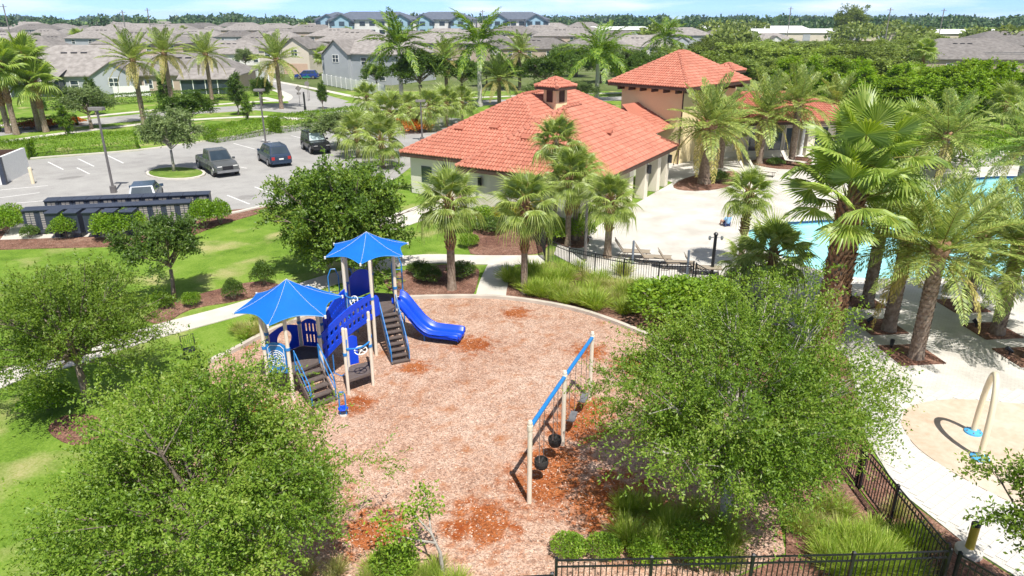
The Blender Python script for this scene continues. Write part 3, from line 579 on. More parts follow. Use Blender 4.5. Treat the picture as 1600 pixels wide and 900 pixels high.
# ---------------------------------------------------------------- houses
def house(loc, rz, w, d, h, rise, wall, label, gable=None, roofmat='shingle', windows=4, cat='house', garage=False, group=None, name='house', hip=True, lanai=None):
    o = empty(name, loc, rz, label, cat, group); g = MB(); g.box(-w/2,w/2,-d/2,d/2,0,h); g.build('wall', M[wall], o)
    ov = .5; W, D = w/2+ov, d/2+ov; g = MB(); rl = max(W-D,.3) if W > D else .3; rd = 0 if W > D else D-W
    e_ = [(-W,-D,h),(W,-D,h),(W,D,h),(-W,D,h)]; rr = [(-rl,-rd,h+rise),(rl,rd,h+rise)] if W > D else [(0,-rd,h+rise),(0,rd,h+rise)]
    b0 = [(p[0],p[1],h-.18) for p in e_]
    if W > D: fs = [(0,1,9,8),(1,2,9),(2,3,8,9),(3,0,8)]
    else: fs = [(0,1,8),(1,2,9,8),(2,3,9),(3,0,8,9)]
    g.add(e_+b0+rr, fs+[(4,5,1,0),(5,6,2,1),(6,7,3,2),(7,4,0,3),(7,6,5,4)]); rf = g.build('roof', M[roofmat], o)
    for i in range(3):
        v_ = MB(); s_ = (D if W > D else D-rd); t_ = .72; v_.box(-.5,.5,-.12,.12,0,.12)
        v_.build('roof_vent', M['black'], rf, loc=(-rl*.6+i*1.6, -D+s_*t_ if W > D else -D+s_*t_, h+rise*t_+.02), rot=(math.atan2(rise,s_),0,0))
    if gable:
        gx, gw, gd, gh, gr = gable; g = MB(); g.box(gx-gw/2,gx+gw/2,-d/2-gd,-d/2+.2,0,gh); g.add([(gx-gw/2,-d/2-gd,gh),(gx+gw/2,-d/2-gd,gh),(gx,-d/2-gd,gh+gr)],[(0,1,2)]); g.build('gable_wall', M[wall], o)
        y0, y1 = -d/2-gd-.35, -d/2+D*.9; q = gw/2+.4; k_ = gr/(gw/2)
        g = MB(); z_ = gh-.4*k_; top = gh+gr+.12
        for s_ in (-1,1): g.add([(gx+s_*q,y0,z_+.12),(gx,y0,top),(gx,y1,top),(gx+s_*q,y1,z_+.12),(gx+s_*q,y0,z_-.05),(gx,y0,top-.17)],[(0,1,2,3),(0,4,5,1)])
        g.build('gable_roof', M[roofmat], o)
        wn = MB(); wn.box(gx-.7,gx+.7,-d/2-gd-.05,-d/2-gd+.02,gh-1.6,gh-.4); w_ = wn.build('window', M['glass'], o)
        fr_ = MB()
        for x in (gx-.75,gx,gx+.75): fr_.box(x-.05,x+.05,-d/2-gd-.08,-d/2-gd+.0,gh-1.7,gh-.3)
        for z in (gh-1.7,gh-1.0,gh-.3): fr_.box(gx-.75,gx+.75,-d/2-gd-.075,-d/2-gd+.0,z-.04,z+.04)
        fr_.build('window_frame', M['white'], w_)
        if garage:
            gm = MB(); gm.box(gx-gw*.42,gx+gw*.42,-d/2-gd-.04,-d/2-gd+.02,0,2.3); gm.build('garage_door', M['door_tan'], o)
    if lanai:                                   # dark screened porch with slim posts and its own low roof
        lx, lw, ld = lanai; g = MB(); g.box(lx-lw/2,lx+lw/2,-d/2-ld,-d/2,0,2.5); g.build('porch_screen', M['glass'], o)
        g = MB(); g.add([(lx-lw/2-.4,-d/2-ld-.4,2.5),(lx+lw/2+.4,-d/2-ld-.4,2.5),(lx+lw/2+.4,-d/2+1,4.0),(lx-lw/2-.4,-d/2+1,4.0),(lx-lw/2-.4,-d/2-ld-.4,2.35),(lx+lw/2+.4,-d/2-ld-.4,2.35)],[(0,1,2,3),(4,5,1,0)]); g.build('porch_roof', M[roofmat], o)
        for q in range(5): g = MB(); x = lx-lw/2+q*lw/4; g.box(x-.06,x+.06,-d/2-ld-.06,-d/2-ld+.06,0,2.5); g.build('porch_post', M['white'], o)
    for i in range(windows):
        x = -w/2+(i+.5)*w/windows
        if gable and abs(x-gable[0]) < gable[1]/2+.7: continue
        for z in ([1.5] if h < 4 else [1.5,4.2]):
            wn = MB(); wn.box(x-.6,x+.6,-d/2-.05,-d/2+.02,z-.65,z+.65); w_ = wn.build('window', M['glass'], o)
            fr_ = MB()
            for q in (x-.65,x+.65): fr_.box(q-.06,q+.06,-d/2-.08,-d/2+.0,z-.72,z+.72)
            for q in (z-.7,z,z+.7): fr_.box(x-.65,x+.65,-d/2-.075,-d/2+.0,q-.04,q+.04)
            fr_.build('window_frame', M['white'], w_)
    return o
# ---------------------------------------------------------------- play structure
play = empty('play_structure', (-6.6,23.2,0), label='blue and tan playground climber with two hexagonal blue shade canopies and slide', cat='play structure')
PO = Vector((-6.6,23.2,0))
class PB(MB):
    def fin(s, name, mat, parent=None, smooth=False):
        s.v = [(v[0]-PO.x, v[1]-PO.y, v[2]) for v in s.v]; return s.build(name, M[mat], parent or play, smooth)
def post(x, y, h, r=.063):
    g = PB(); g.lathe([(r,0),(r,h-.02),(r*.7,h+.02)], 10, (x,y)); p = g.fin('post', 'tan', smooth=False)
    for z in (.62*h,):
        c = PB(); c.lathe([(r+.016,z-.05),(r+.016,z+.05)], 10, (x,y)); c.fin('clamp', 'blue2', p)
    return p
def canopy(c, hexv, Rr, zc, za, rot):
    n = 8; vs = []; fs = []; cx, cy = c; apex = Vector((cx,cy,za)); cor = [Vector((cx+Rr*math.cos(rot+i*PI/3), cy+Rr*math.sin(rot+i*PI/3), zc)) for i in range(6)]
    g = PB(); seam = []; edges = []
    for i in range(6):
        a, b_ = cor[i], cor[(i+1)%6]; idx = {}; loc = []
        edge = []
        for r_ in range(n+1):
            for k_ in range(r_+1):
                s_ = r_/n; t_ = k_/r_ if r_ else 0
                p = apex.lerp(a.lerp(b_,t_), s_)
                bow = math.sin(PI*t_)*s_*s_; inw = (apex.xy-p.xy); p = Vector((p.x+inw.x*.13*bow, p.y+inw.y*.13*bow, p.z+.10*bow-.10*math.sin(PI*s_)*(1-.5*math.sin(PI*t_))))
                idx[(r_,k_)] = len(loc); loc.append(p)
                if r_ == n: edge.append(p)
        tri = []
        for r_ in range(n):
            for k_ in range(r_+1):
                tri.append((idx[(r_,k_)], idx[(r_+1,k_)], idx[(r_+1,k_+1)]))
                if k_ < r_: tri.append((idx[(r_,k_)], idx[(r_+1,k_+1)], idx[(r_,k_+1)]))
        g.add(loc, tri); edges.append(edge); seam.append([loc[idx[(r_,0)]]+Vector((0,0,.008)) for r_ in range(n+1)])
    cn_ = g.fin('shade_canopy', 'fabric')
    e = PB()
    for ed in edges: e.tube(ed, .016, 5)
    e.fin('canopy_hem', 'blue2', cn_)
    for s_ in seam: q = PB(); q.tube(s_, .004, 4); q.fin('seam', 'white', cn_)
    for p in cor: q = PB(); q.lathe([(.035,p.z-.06),(.035,p.z+.04)], 8, (p.x,p.y)); q.fin('corner_fitting', 'white', cn_)
CA, CB_ = (-7.5,21.95), (-5.5,25.55)
hexA = [(-.68,-.98),(.14,-1.1),(.92,-.1),(.72,.95),(-.12,1.1),(-.95,.1)]; hexB = [(.32,-1.35),(1.0,-.25),(.75,1.15),(-.2,1.3),(-.95,.3),(-.78,-.85)]
pa = [(CA[0]+x,CA[1]+y) for x, y in hexA]; pb = [(CB_[0]+x,CB_[1]+y) for x, y in hexB]
for x, y in pa: post(x,y,3.12)
for x, y in pb: post(x,y,3.85)
canopy(CA, hexA, 1.78, 3.06, 3.98, R(-95)); canopy(CB_, hexB, 1.66, 3.82, 4.55, R(-88))
def deckp(pts, z, name='deck'):
    g = PB(); c = Vector((sum(p[0] for p in pts)/len(pts), sum(p[1] for p in pts)/len(pts)))
    g.prism([tuple(c.lerp(Vector(p),.97)) for p in pts], z-.09, z); g.fin(name, 'tread')
deckp(pa, 1.0); deckp(pb, 1.6)
def panel(a, b_, z0, z1, mat='blue', slots=0, arch=.12, th=.05, hole=None, name='panel', inset=.09):
    """an upright moulded panel between two posts, with rows of slots or a round hole"""
    a = Vector((a[0],a[1],0)); b_ = Vector((b_[0],b_[1],0)); d = (b_-a).normalized(); a = a+d*inset; b_ = b_-d*inset; L = (b_-a).length; nrm = Vector((-d.y,d.x,0))
    top = [(t_, z1-arch+arch*math.sin(PI*t_)) for t_ in [i/10 for i in range(11)]]
    outl = [(0,z0)]+[(L,z0)]+[(L*t_,z) for t_, z in reversed(top)]
    holes = []
    if slots:
        for r_ in range(2):
            for k_ in range(slots):
                x0 = L*(.1+.8*k_/slots); x1 = x0+L*.8/slots*.5; zz0 = z0+(z1-z0)*(.14+.40*r_); zz1 = zz0+(z1-z0)*.30; holes.append([(x0,zz0),(x0,zz1),(x1,zz1),(x1,zz0)])
    if hole: holes.append([(L/2+hole*math.cos(-t_*PI/7), (z0+z1)/2+hole*1.1*math.sin(-t_*PI/7)) for t_ in range(14)])
    f = MB(); f.prism(outl, 0, th, holes); g = PB()
    g.add([a+d*v[0]+Vector((0,0,v[1]))+nrm*(v[2]-th/2) for v in f.v], f.f)
    back = MB(); back.prism(outl, None, 0, holes); g.add([a+d*v[0]+Vector((0,0,v[1]))-nrm*(th/2) for v in back.v], [tuple(reversed(q)) for q in back.f])
    return g.fin(name, mat), a, d, nrm, L
# tower A: maze panel, arch panel, wave panel, low skirt
pn, a, d, nr, L = panel(pa[0], pa[1], 1.05, 2.15, 'blue2', arch=.1, name='maze_panel')
mz = PB(); c0 = a+d*L/2-nr*.035+Vector((0,0,1.58))
for rr_ in (.06,.14,.22,.29):
    mz.tube([c0+d*rr_*math.cos(i*PI/12)+Vector((0,0,rr_*math.sin(i*PI/12))) for i in range(25)], .011, 5, cap=False)
for i in range(12):
    t_ = i*PI/6; r0 = .06 if i % 3 == 0 else .14; mz.tube([c0+d*r0*math.cos(t_)+Vector((0,0,r0*math.sin(t_))), c0+d*.29*math.cos(t_)+Vector((0,0,.29*math.sin(t_)))], .009, 4)
w_, h_ = L/2-.05, .47
mz.tube([c0+d*x+Vector((0,0,z)) for x, z in ((-w_,-h_+.1),(-w_,h_-.1),(-w_+.1,h_),(w_-.1,h_),(w_,h_-.1),(w_,-h_+.1),(w_-.1,-h_),(-w_+.1,-h_),(-w_,-h_+.1))], .011, 4); mz.fin('maze_rings', 'white', pn)
panel(pa[5], pa[0], .45, .95, 'blue', arch=.04, name='skirt_panel'); panel(pa[4], pa[5], 1.02, 2.0, 'blue', hole=.30, arch=.15, name='porthole_panel')
panel(pa[3], pa[4], 1.02, 2.1, 'blue', slots=4, arch=.16, name='slotted_panel'); panel(pa[5], pa[0], 1.05, 1.9, 'blue', arch=.12)
# bridge with slotted sides
b0, b1 = Vector((pa[2][0],pa[2][1],0)), Vector((pa[3][0],pa[3][1],0)); t0, t1 = Vector((pb[0][0],pb[0][1],0)), Vector((pb[5][0],pb[5][1],0))
def bz(t_): return 1.0+.6*t_+.14*math.sin(PI*t_)
for k_ in range(10):
    s0, s1 = k_/10+.005, (k_+1)/10-.005; g = PB(); vs = []
    for s_ in (s0,s1):
        for q, r_ in ((b0,t0),(b1,t1)): p = q.lerp(r_,s_); vs.append((p.x,p.y,bz(s_)))
    vs += [(v[0],v[1],v[2]-.06) for v in vs]; g.add(vs, [(0,1,3,2),(4,6,7,5),(0,4,5,1),(2,3,7,6),(0,2,6,4),(1,5,7,3)]); g.fin('bridge_plank', 'tread')
for q, r_ in ((b0,t0),(b1,t1)):
    g = PB(); n_ = 11; d = (r_-q).normalized(); nr = Vector((-d.y,d.x,0))
    for k_ in range(n_):                       # upright staves joined by a curved top and bottom band
        s_ = (k_+.5)/n_; p = q.lerp(r_,.04+.92*s_); zb = bz(s_); g.bar((p.x,p.y,zb+.02), (p.x,p.y,zb+.86), .095, .045, up=nr)
    for off, hh in ((.08,.2),(.47,.16),(.86,.24)):
        for k_ in range(10):
            s0, s1 = k_/10, (k_+1)/10; p0, p1 = q.lerp(r_,.03+.94*s0), q.lerp(r_,.03+.94*s1); g.bar((p0.x,p0.y,bz(s0)+off),(p1.x,p1.y,bz(s1)+off), .05, hh)
    g.fin('bridge_side', 'blue')
# tower B: roof panel, side wings, bar rail with wheel
panel(pb[4], pb[3], 1.65, 2.75, 'blue', arch=.2, name='wave_panel'); panel(pb[5], pb[4], 1.65, 2.5, 'blue', slots=3, arch=.12, name='slotted_panel')
def lerp2(a, b_, t_): return (a[0]+(b_[0]-a[0])*t_, a[1]+(b_[1]-a[1])*t_)
panel(pb[1], lerp2(pb[1],pb[2],.3), 1.62, 2.5, 'blue', arch=.2, inset=.05, name='slide_wing'); panel(lerp2(pb[1],pb[2],.72), pb[2], 1.62, 2.5, 'blue', arch=.2, inset=.05, name='slide_wing')
panel(pb[0], lerp2(pb[0],pb[1],.3), 1.62, 2.45, 'blue', arch=.2, inset=.05, name='entry_wing')
g = PB(); a, b_ = Vector((*pb[5],0)), Vector((*pb[0],0)); bow = Vector((-.25,-.35,0))
def br(t_, z): p = a.lerp(b_,t_)+bow*math.sin(PI*t_); return (p.x,p.y,z)
for z in (1.62,2.45): g.tube([br(i/10,z) for i in range(11)], .024, 6)
g.fin('bow_rail', 'blue2')
for i in range(1,13): g = PB(); g.tube([br(i/13,1.62),br(i/13,2.45)], .013, 5); g.fin('rail_bar', 'blue2')
def wheel(c, nrm, r_, mat):
    nrm = Vector(nrm).normalized(); u = nrm.orthogonal().normalized(); v = nrm.cross(u); c = Vector(c); g = PB()
    g.tube([c+u*r_*math.cos(i*PI/9)+v*r_*math.sin(i*PI/9) for i in range(19)], .02, 6, cap=False)
    for i in range(5): t_ = i*2*PI/5; g.tube([c, c+u*r_*math.cos(t_)+v*r_*math.sin(t_)], .014, 5)
    g.tube([c-nrm*.04,c+nrm*.04], .045, 8); g.fin('play_wheel', mat)
wheel((*br(.62,0)[:2],2.35), (-.4,-.8,.5), .17, 'white')
# climber with treads and handrails, tower B
def steps(top, bot, w, n, mat='tread', rail_h=.75):
    top, bot = Vector(top), Vector(bot); d = (bot-top); dh = Vector((d.x,d.y,0)).normalized(); s_ = Vector((-dh.y,dh.x,0))
    for i in range(n):
        p = top.lerp(bot,(i+.6)/n); g = PB(); g.bar(p-s_*w/2, p+s_*w/2, d.xy.length/n*1.1, .05); g.fin('tread', mat)
        g = PB(); q = p-Vector((0,0,(top.z-bot.z)/n*.55))-dh*d.xy.length/n*.5; g.bar(q-s_*w/2, q+s_*w/2, .03, (top.z-bot.z)/n*.8); g.fin('riser', mat)
    for k_ in (-1,1):
        g = PB(); o = s_*k_*(w/2+.03); g.bar(top+o-Vector((0,0,.08)), bot+o, .04, .2); g.fin('stringer', mat)
        g = PB(); g.tube([top+o+Vector((0,0,.05)), top+o+Vector((0,0,rail_h)), top.lerp(bot,.1)+o+Vector((0,0,rail_h)), top.lerp(bot,.92)+o+Vector((0,0,rail_h)), bot+o+Vector((0,0,rail_h*.75)), bot+o], .02, 6)
        g.tube([top+o+Vector((0,0,rail_h*.5)), top.lerp(bot,.95)+o+Vector((0,0,rail_h*.5))], .015, 6); g.fin('handrail', 'blue2')
mB = lerp2(pb[0],pb[1],.62); steps((mB[0],mB[1],1.58), (-4.15,23.55,.03), .62, 9, rail_h=.62)
mA = lerp2(pa[1],pa[2],.5); steps((mA[0]+.05,mA[1]-.02,.98), (-6.25,20.55,.03), .8, 5, rail_h=.8)
# slide: double trough
g = PB(); S0, S1 = Vector((-4.6,26.05,1.6)), Vector((-2.0,25.45,.36)); dd = Vector((S1.x-S0.x,S1.y-S0.y,0)); LL = dd.length; dd.normalize(); ss = Vector((-dd.y,dd.x,0))
prof = [(0,1.62),(.12,1.60),(.3,1.48),(.5,1.24),(.75,.93),(1.0,.63),(1.25,.43),(1.5,.36),(1.8,.345),(2.1,.34),(2.4,.335),(2.62,.32),(2.68,.27)]
sec = [(-.50,.02),(-.50,.20),(-.45,.23),(-.40,.19),(-.35,.04),(-.27,0),(-.09,0),(-.04,.07),(0,.10),(.04,.07),(.09,0),(.27,0),(.35,.04),(.40,.19),(.45,.23),(.50,.20),(.50,.02)]
vs = []; ns = len(sec)
for x, z in prof:
    for y, h_ in sec: p = S0+dd*x+ss*y; vs.append((p.x,p.y,z+h_*(.8 if x > 1.4 else 1)))
for x, z in prof:
    for y, h_ in sec: p = S0+dd*x+ss*y; vs.append((p.x,p.y,z+h_*.6-.07))
fs = [(i*ns+j,(i+1)*ns+j,(i+1)*ns+j+1,i*ns+j+1) for i in range(len(prof)-1) for j in range(ns-1)]; o_ = len(prof)*ns
fs += [(o_+i*ns+j,o_+i*ns+j+1,o_+(i+1)*ns+j+1,o_+(i+1)*ns+j) for i in range(len(prof)-1) for j in range(ns-1)]
for j in (0,ns-1): fs += [(i*ns+j,(i+1)*ns+j,o_+(i+1)*ns+j,o_+i*ns+j) for i in range(len(prof)-1)]
fs += [((len(prof)-1)*ns+j,(len(prof)-1)*ns+j+1,o_+(len(prof)-1)*ns+j+1,o_+(len(prof)-1)*ns+j) for j in range(ns-1)]
g.add(vs, fs); g.fin('slide', 'blue', smooth=True)
g = PB()
for y in (-.3,.3):
    p = S0+dd*1.2+ss*y; g.tube([(p.x,p.y,.45),(p.x,p.y,0)], .03, 6)
g.fin('slide_leg', 'blue2')
# low station with steering wheel
st = [(-5.6,21.24,2.5),(-4.87,21.85,2.55),(-5.78,22.3,2.0),(-5.05,22.75,2.45)]
for x, y, h_ in st: post(x,y,h_,.055)
g = PB(); g.prism([st[0][:2],st[1][:2],st[3][:2],st[2][:2]], .46, .55); g.fin('low_deck', 'tread')
a, b_ = Vector(st[0][:2]+(0,)), Vector(st[1][:2]+(0,)); bow = Vector((.12,-.22,0))
for z, mt_ in ((1.75,'blue2'),):
    g = PB(); g.tube([(lambda p:(p.x,p.y,z))(a.lerp(b_,i/8)+bow*math.sin(PI*i/8)) for i in range(9)], .03, 6); g.tube([(st[0][0],st[0][1],1.6),(st[2][0],st[2][1],1.6)], .025, 6); g.tube([(st[1][0],st[1][1],1.9),(st[3][0],st[3][1],1.9)], .025, 6); g.fin('grab_rail', mt_)
wheel((-5.1,21.4,1.62), (0,-.3,.95), .21, 'white')
panel(st[2][:2], lerp2(st[2],st[3],.45), .6, 1.7, 'blue', arch=.08, inset=.02); panel(st[3][:2], st[1][:2], .3, 1.55, 'blue', arch=.25, slots=2, name='side_panel')
g = PB()
for x0, y0, x1, y1 in ((-6.5,22.3,-6.2,21.9),(-6.2,21.9,-5.75,22.0)): g.tube([(x0,y0,1.2),(x0,y0,.5),((x0+x1)/2,(y0+y1)/2,.35),(x1,y1,.5),(x1,y1,1.15)], .02, 6)
g.fin('loop_climber', 'blue2')
# loop ladder on the back of tower B
for dx in (-.75,.0):
    g = PB(); x, y = pb[4][0]+dx*.8-.25, pb[4][1]+.35; g.tube([(x,y,0),(x,y,2.5),(x+.12,y+.05,2.8),(x+.28,y+.1,2.8),(x+.38,y+.14,2.5),(x+.38,y+.14,0)], .025, 6)
    for z in (.5,.95,1.4,1.85): g.tube([(x,y,z),(x+.38,y+.14,z)], .018, 5)
    g.fin('loop_ladder', 'blue2')
g = PB(); x, y = -4.95,27.35; g.tube([(x,y,0),(x,y,2.6),(x+.1,y,2.95),(x+.3,y,2.95),(x+.4,y,2.6),(x+.4,y,0)], .03, 6)
for z in (.5,1.0,1.5,2.0,2.4): g.tube([(x,y,z),(x+.4,y,z)], .02, 5)
g.fin('loop_ladder', 'blue2')
# small free-standing blue stepping posts
fs_ = G(537,650); sp = empty('balance_post', (fs_.x,fs_.y,.03), label='short blue looped balance post standing in the chips before the climber', cat='play post')
g = MB(); g.tube([(-.1,0,0),(-.1,0,.75),(-.06,0,.85),(.06,0,.85),(.1,0,.75),(.1,0,0)], .025, 7); g.build('loop', M['blue2'], sp)
g = MB(); g.lathe([(.16,.22),(.17,.25),(.15,.28)], 12, (0,.02)); g.build('foot_pad', M['blue'], sp)
g = MB(); g.lathe([(.13,0),(.12,.04)], 10); g.build('base', M['concrete'], sp)

M['belt'] = pm('grey_rubber_belt', (.16,.16,.17), (.12,.12,.13), 8, .6)
# ---------------------------------------------------------------- swing set and swings
SW = [Vector((.46,15.45,0)),Vector((1.53,18.15,0)),Vector((2.62,20.85,0))]
ss_ = empty('swing_set', SW[1], label='tan post swing frame with blue top beam in the wood chips', cat='swing set')
for p in SW:
    g = MB(); q = p-SW[1]; g.lathe([(.065,0),(.065,2.5),(.045,2.56)], 12, (q.x,q.y)); po = g.build('post', M['tan'], ss_)
    g = MB(); g.lathe([(.08,2.28),(.08,2.42)], 12, (q.x,q.y)); g.build('collar', M['tan'], po)
for i in range(2):
    g = MB(); a, b_ = SW[i]-SW[1], SW[i+1]-SW[1]; g.tube([a+Vector((0,0,2.36)),b_+Vector((0,0,2.36))], .06, 12); g.build('beam', M['blue2'], ss_)
swd = (SW[2]-SW[0]).normalized(); sn = Vector((-swd.y,swd.x,0))
for i, (t_, kind, lab) in enumerate([(.16,'bucket','dark toddler bucket swing hanging nearest the front post'),(.36,'bucket','dark toddler bucket swing hanging next to the middle post'),
                                    (.64,'belt','black belt swing hanging just beyond the middle post'),(.85,'belt','black belt swing hanging nearest the far post')]):
    c = SW[0].lerp(SW[2],t_); s_ = empty('swing', (c.x,c.y,0), math.atan2(swd.y,swd.x), lab, 'swing', 'swings on the swing set'); w = .30 if kind == 'belt' else .18
    for k_ in (-1,1):
        g = MB(); z1 = .62 if kind == 'belt' else .79
        L_ = int((2.3-z1)/.06)
        for q in range(L_):                     # chain links alternate
            z = 2.30-(q+.5)*(2.3-z1)/L_; hw = .012; g.box(k_*w-(hw if q % 2 else .004), k_*w+(hw if q % 2 else .004), -(.004 if q % 2 else hw), (.004 if q % 2 else hw), z-.036, z+.036)
        g.build('chain', M['steel'], s_)
    if kind == 'belt':
        g = MB(); vs = []
        for q in range(9):
            x = -w+2*w*q/8; z = .60-.13*math.sin(PI*q/8); vs += [(x,-.11,z),(x,.11,z),(x,.11,z-.03),(x,-.11,z-.03)]
        g.add(vs, [(a*4+b2,a*4+(b2+1)%4,a*4+4+(b2+1)%4,a*4+4+b2) for a in range(8) for b2 in range(4)]+[(0,1,2,3),(35,34,33,32)]); g.build('belt_seat', M['belt'], s_)
    else:
        g = MB(); g.lathe([(.06,.50),(.14,.53),(.18,.60),(.20,.70),(.19,.80),(.165,.80),(.17,.70),(.15,.62),(.08,.58)], 14); g.build('bucket_seat', M['rubber'], s_)
        g = MB(); g.box(-.17,.17,-.03,.03,.70,.76); g.box(-.03,.03,-.17,.17,.56,.62); g.build('crotch_strap', M['rubber'], s_)

# ---------------------------------------------------------------- fences
pk = MB(); pk.box(-.0095,.0095,-.0095,.0095,.10,1.2); PICKET = pk.mesh('picket', M['black'])
def fence(line, label, h=1.25, step=.115, post_every=2.1, z=.0, pick=True, group=None):
    l = [Vector((p[0],p[1])) for p in line]; o = empty('metal_fence', (l[0].x,l[0].y,z), label=label, cat='fence', group=group); O = l[0]; npk = 0
    for a, b_ in zip(l[:-1], l[1:]):
        d = b_-a; L = d.length; an = math.atan2(d.y,d.x); k_ = max(1,round(L/post_every))
        for i in range(k_):
            p0 = a+d*(i/k_)-O; p1 = a+d*((i+1)/k_)-O; g = MB(); g.box(p0.x-.032,p0.x+.032,p0.y-.032,p0.y+.032,0,h+.06); g.add([(p0.x-.04,p0.y-.04,h+.06),(p0.x+.04,p0.y-.04,h+.06),(p0.x+.04,p0.y+.04,h+.06),(p0.x-.04,p0.y+.04,h+.06),(p0.x,p0.y,h+.10)],[(0,1,4),(1,2,4),(2,3,4),(3,0,4)]); g.build('post', M['black'], o)
            for zz in (h,h-.17,.14): g = MB(); g.bar((p0.x,p0.y,zz),(p1.x,p1.y,zz), .028, .036); g.build('rail', M['black'], o)
            n_ = int(L/k_/step)
            for q in range(1,n_):
                p = p0.lerp(p1,q/n_); npk += 1
                if npk <= 300: ob('picket', PICKET, o, (p.x,p.y,0), (0,0,an), (1,1,h/1.25))
    p = l[-1]-O; g = MB(); g.box(p.x-.032,p.x+.032,p.y-.032,p.y+.032,0,h+.08); g.build('post', M['black'], o); return o
fence([(1.9,35.2),(2.9,33.8),(4.1,32.9),(5.4,32.1),(7.0,31.6),(8.6,31.5)], 'black metal picket fence between the grass bed and the sun loungers')
fence([(8.7,31.4),(9.5,29.2),(10.3,26.6),(10.6,24),(10.2,21),(9.5,18.3),(9.5,16.2)], 'black metal picket fence mostly hidden behind the large right tree')
fence([(9.55,16.1),(9.56,14.5),(9.6,12.4)], 'black metal picket fence running down to the bottom right corner post')
fence([(9.55,12.25),(7.4,12.15),(5.2,12.08),(3.0,12.02),(.95,11.97)], 'black metal picket fence along the bottom edge right of centre')
fence([(9.7,12.15),(10.6,10.6),(11.5,9.0)], 'black metal picket fence leaving the corner post towards the lower right')
fence([(.85,11.7),(-2,11.5),(-5,11.35)], 'low black metal fence at the bottom edge left of centre', h=1.1)
fence([(1.75,35.5),(1.65,38),(1.65,41),(2.3,43.0)], 'black metal fence and gate run between path and clubhouse wall', h=1.5)
# ---------------------------------------------------------------- broadleaf trees
def unit(a): return a/np.maximum(np.linalg.norm(a,axis=-1,keepdims=True),1e-9)
def tree_mesh(seed, rad, zc, rz, trunk_h, clumps, twigs, per, leaf, mat, bark='bark', tr=.14, flat=.0, lobes=9, low=-.55, twl=.55, cone=0, name='tree'):
    """trunk with limbs reaching the leaf clumps; each clump is a spray of twigs set with single leaves"""
    rg = np.random.default_rng(seed); nb = max(14, clumps//13); i_ = np.arange(nb*2)+.5; zz = 1-i_/nb; ph = i_*2.39996+rg.normal(0,.25,nb*2)
    BD = np.stack([np.sqrt(np.clip(1-zz**2,0,1))*np.cos(ph),np.sqrt(np.clip(1-zz**2,0,1))*np.sin(ph),zz],1)+rg.normal(0,.12,(nb*2,3)); BD = unit(BD[BD[:,2] > low]); nb = len(BD)
    lb = unit(rg.normal(size=(lobes,3))+np.array([0,0,.25])); ang = np.clip(BD@lb.T,-1,1).max(1); lum = (.60+.40*np.exp(-(1-ang)/.09))*rg.uniform(.74,1.14,nb)
    TIP = BD*lum[:,None]*np.array([rad,rad,rz]); cpb = max(3, clumps//nb); k_ = nb*cpb; bi = np.repeat(np.arange(nb),cpb); tt = .30+.70*rg.random(k_)**.6
    lat = rg.normal(0,1,(k_,3))*np.array([1,1,.42])*(.085*rad*(.5+.6*tt))[:,None]                  # each bough is a flattened spray with air round it
    C = TIP[bi]*tt[:,None]+lat; C[:,2] += zc-.05*rad*tt**2; D = unit(BD[bi]+lat/rad*1.5)
    if cone: s_ = np.clip((C[:,2]-(zc-rz))/(2*rz),0,1); C[:,:2] *= (1.25-1.05*s_)[:,None]
    O = unit(D*np.array([1,1,.6])+np.array([0,0,.12]))
    T = k_*twigs; base = np.repeat(C,twigs,0)+rg.normal(0,.10*rad/3,(T,3)); td = unit(np.repeat(O,twigs,0)*.75+rg.normal(0,.55,(T,3))); tl = twl*rg.uniform(.6,1.25,T)
    t_ = np.tile(np.linspace(.08,1,per),T)+rg.normal(0,.03,T*per); P = np.repeat(base,per,0)+np.repeat(td,per,0)*(t_*np.repeat(tl,per))[:,None]; P[:,2] -= .16*t_**2*np.repeat(tl,per)
    P += rg.normal(0,.03*twl,(T*per,3)); LD = unit(np.repeat(td,per,0)*.55+rg.normal(0,.75,(T*per,3))); LN = unit(rg.normal(0,.55,(T*per,3))+np.array([.1,-.25,.9]))
    cme = quads(name+'_crown', P, LD, LN, leaf*rg.uniform(.5,1.5,T*per), leaf*.5*rg.uniform(.7,1.3,T*per), M[mat], fold=.06)
    # one tone per spray keeps light and dark clumps
    cl = np.repeat(.55*rg.random(nb)[bi]+.45*rg.random(k_),twigs*per); v_ = np.clip(.5*cl+.5*rg.random(T*per),0,1).astype(np.float32); cme.attributes['rnd'].data.foreach_set('value', v_)
    g = MB(); top = Vector((rg.normal(0,.12),rg.normal(0,.12),trunk_h)); g.tube([(0,0,-.05),(top.x*.3+.03,top.y*.3,trunk_h*.4),top], [tr*1.25,tr,tr*.8], 8)
    for j in range(nb):                         # one limb to each bough, twigs to its sprays
        e = Vector(TIP[j])*.85+Vector((0,0,zc-.04*rad))
        if cone: s_ = min(1,max(0,(e.z-(zc-rz))/(2*rz))); e.x *= 1.25-1.05*s_; e.y *= 1.25-1.05*s_
        md = top.lerp(e,.5)+Vector((0,0,.05*rad)); g.tube([top.lerp(Vector((0,0,zc)),rg.random()*.5),md,e], [tr*.42,tr*.26,.01], 5, cap=False)
        for i in range(j*cpb,(j+1)*cpb,2): c = Vector(C[i]); g.tube([md.lerp(e,.5*rg.random()+.2), c+Vector(O[i])*twl*.4], [tr*.12,.005], 4, cap=False)
    return g.mesh(name+'_trunk', M[bark], True), cme
def plant_tree(meshes, loc, label, cat='tree', group=None, name='tree', rz=0, s=1, sz=None, crown='crown', trunk='trunk'):
    o = empty(name, loc, rz, label, cat, group); sc_ = (s,s,sz or s)
    ob(trunk, meshes[0], o, scale=sc_); ob(crown, meshes[1], o, scale=sc_); return o
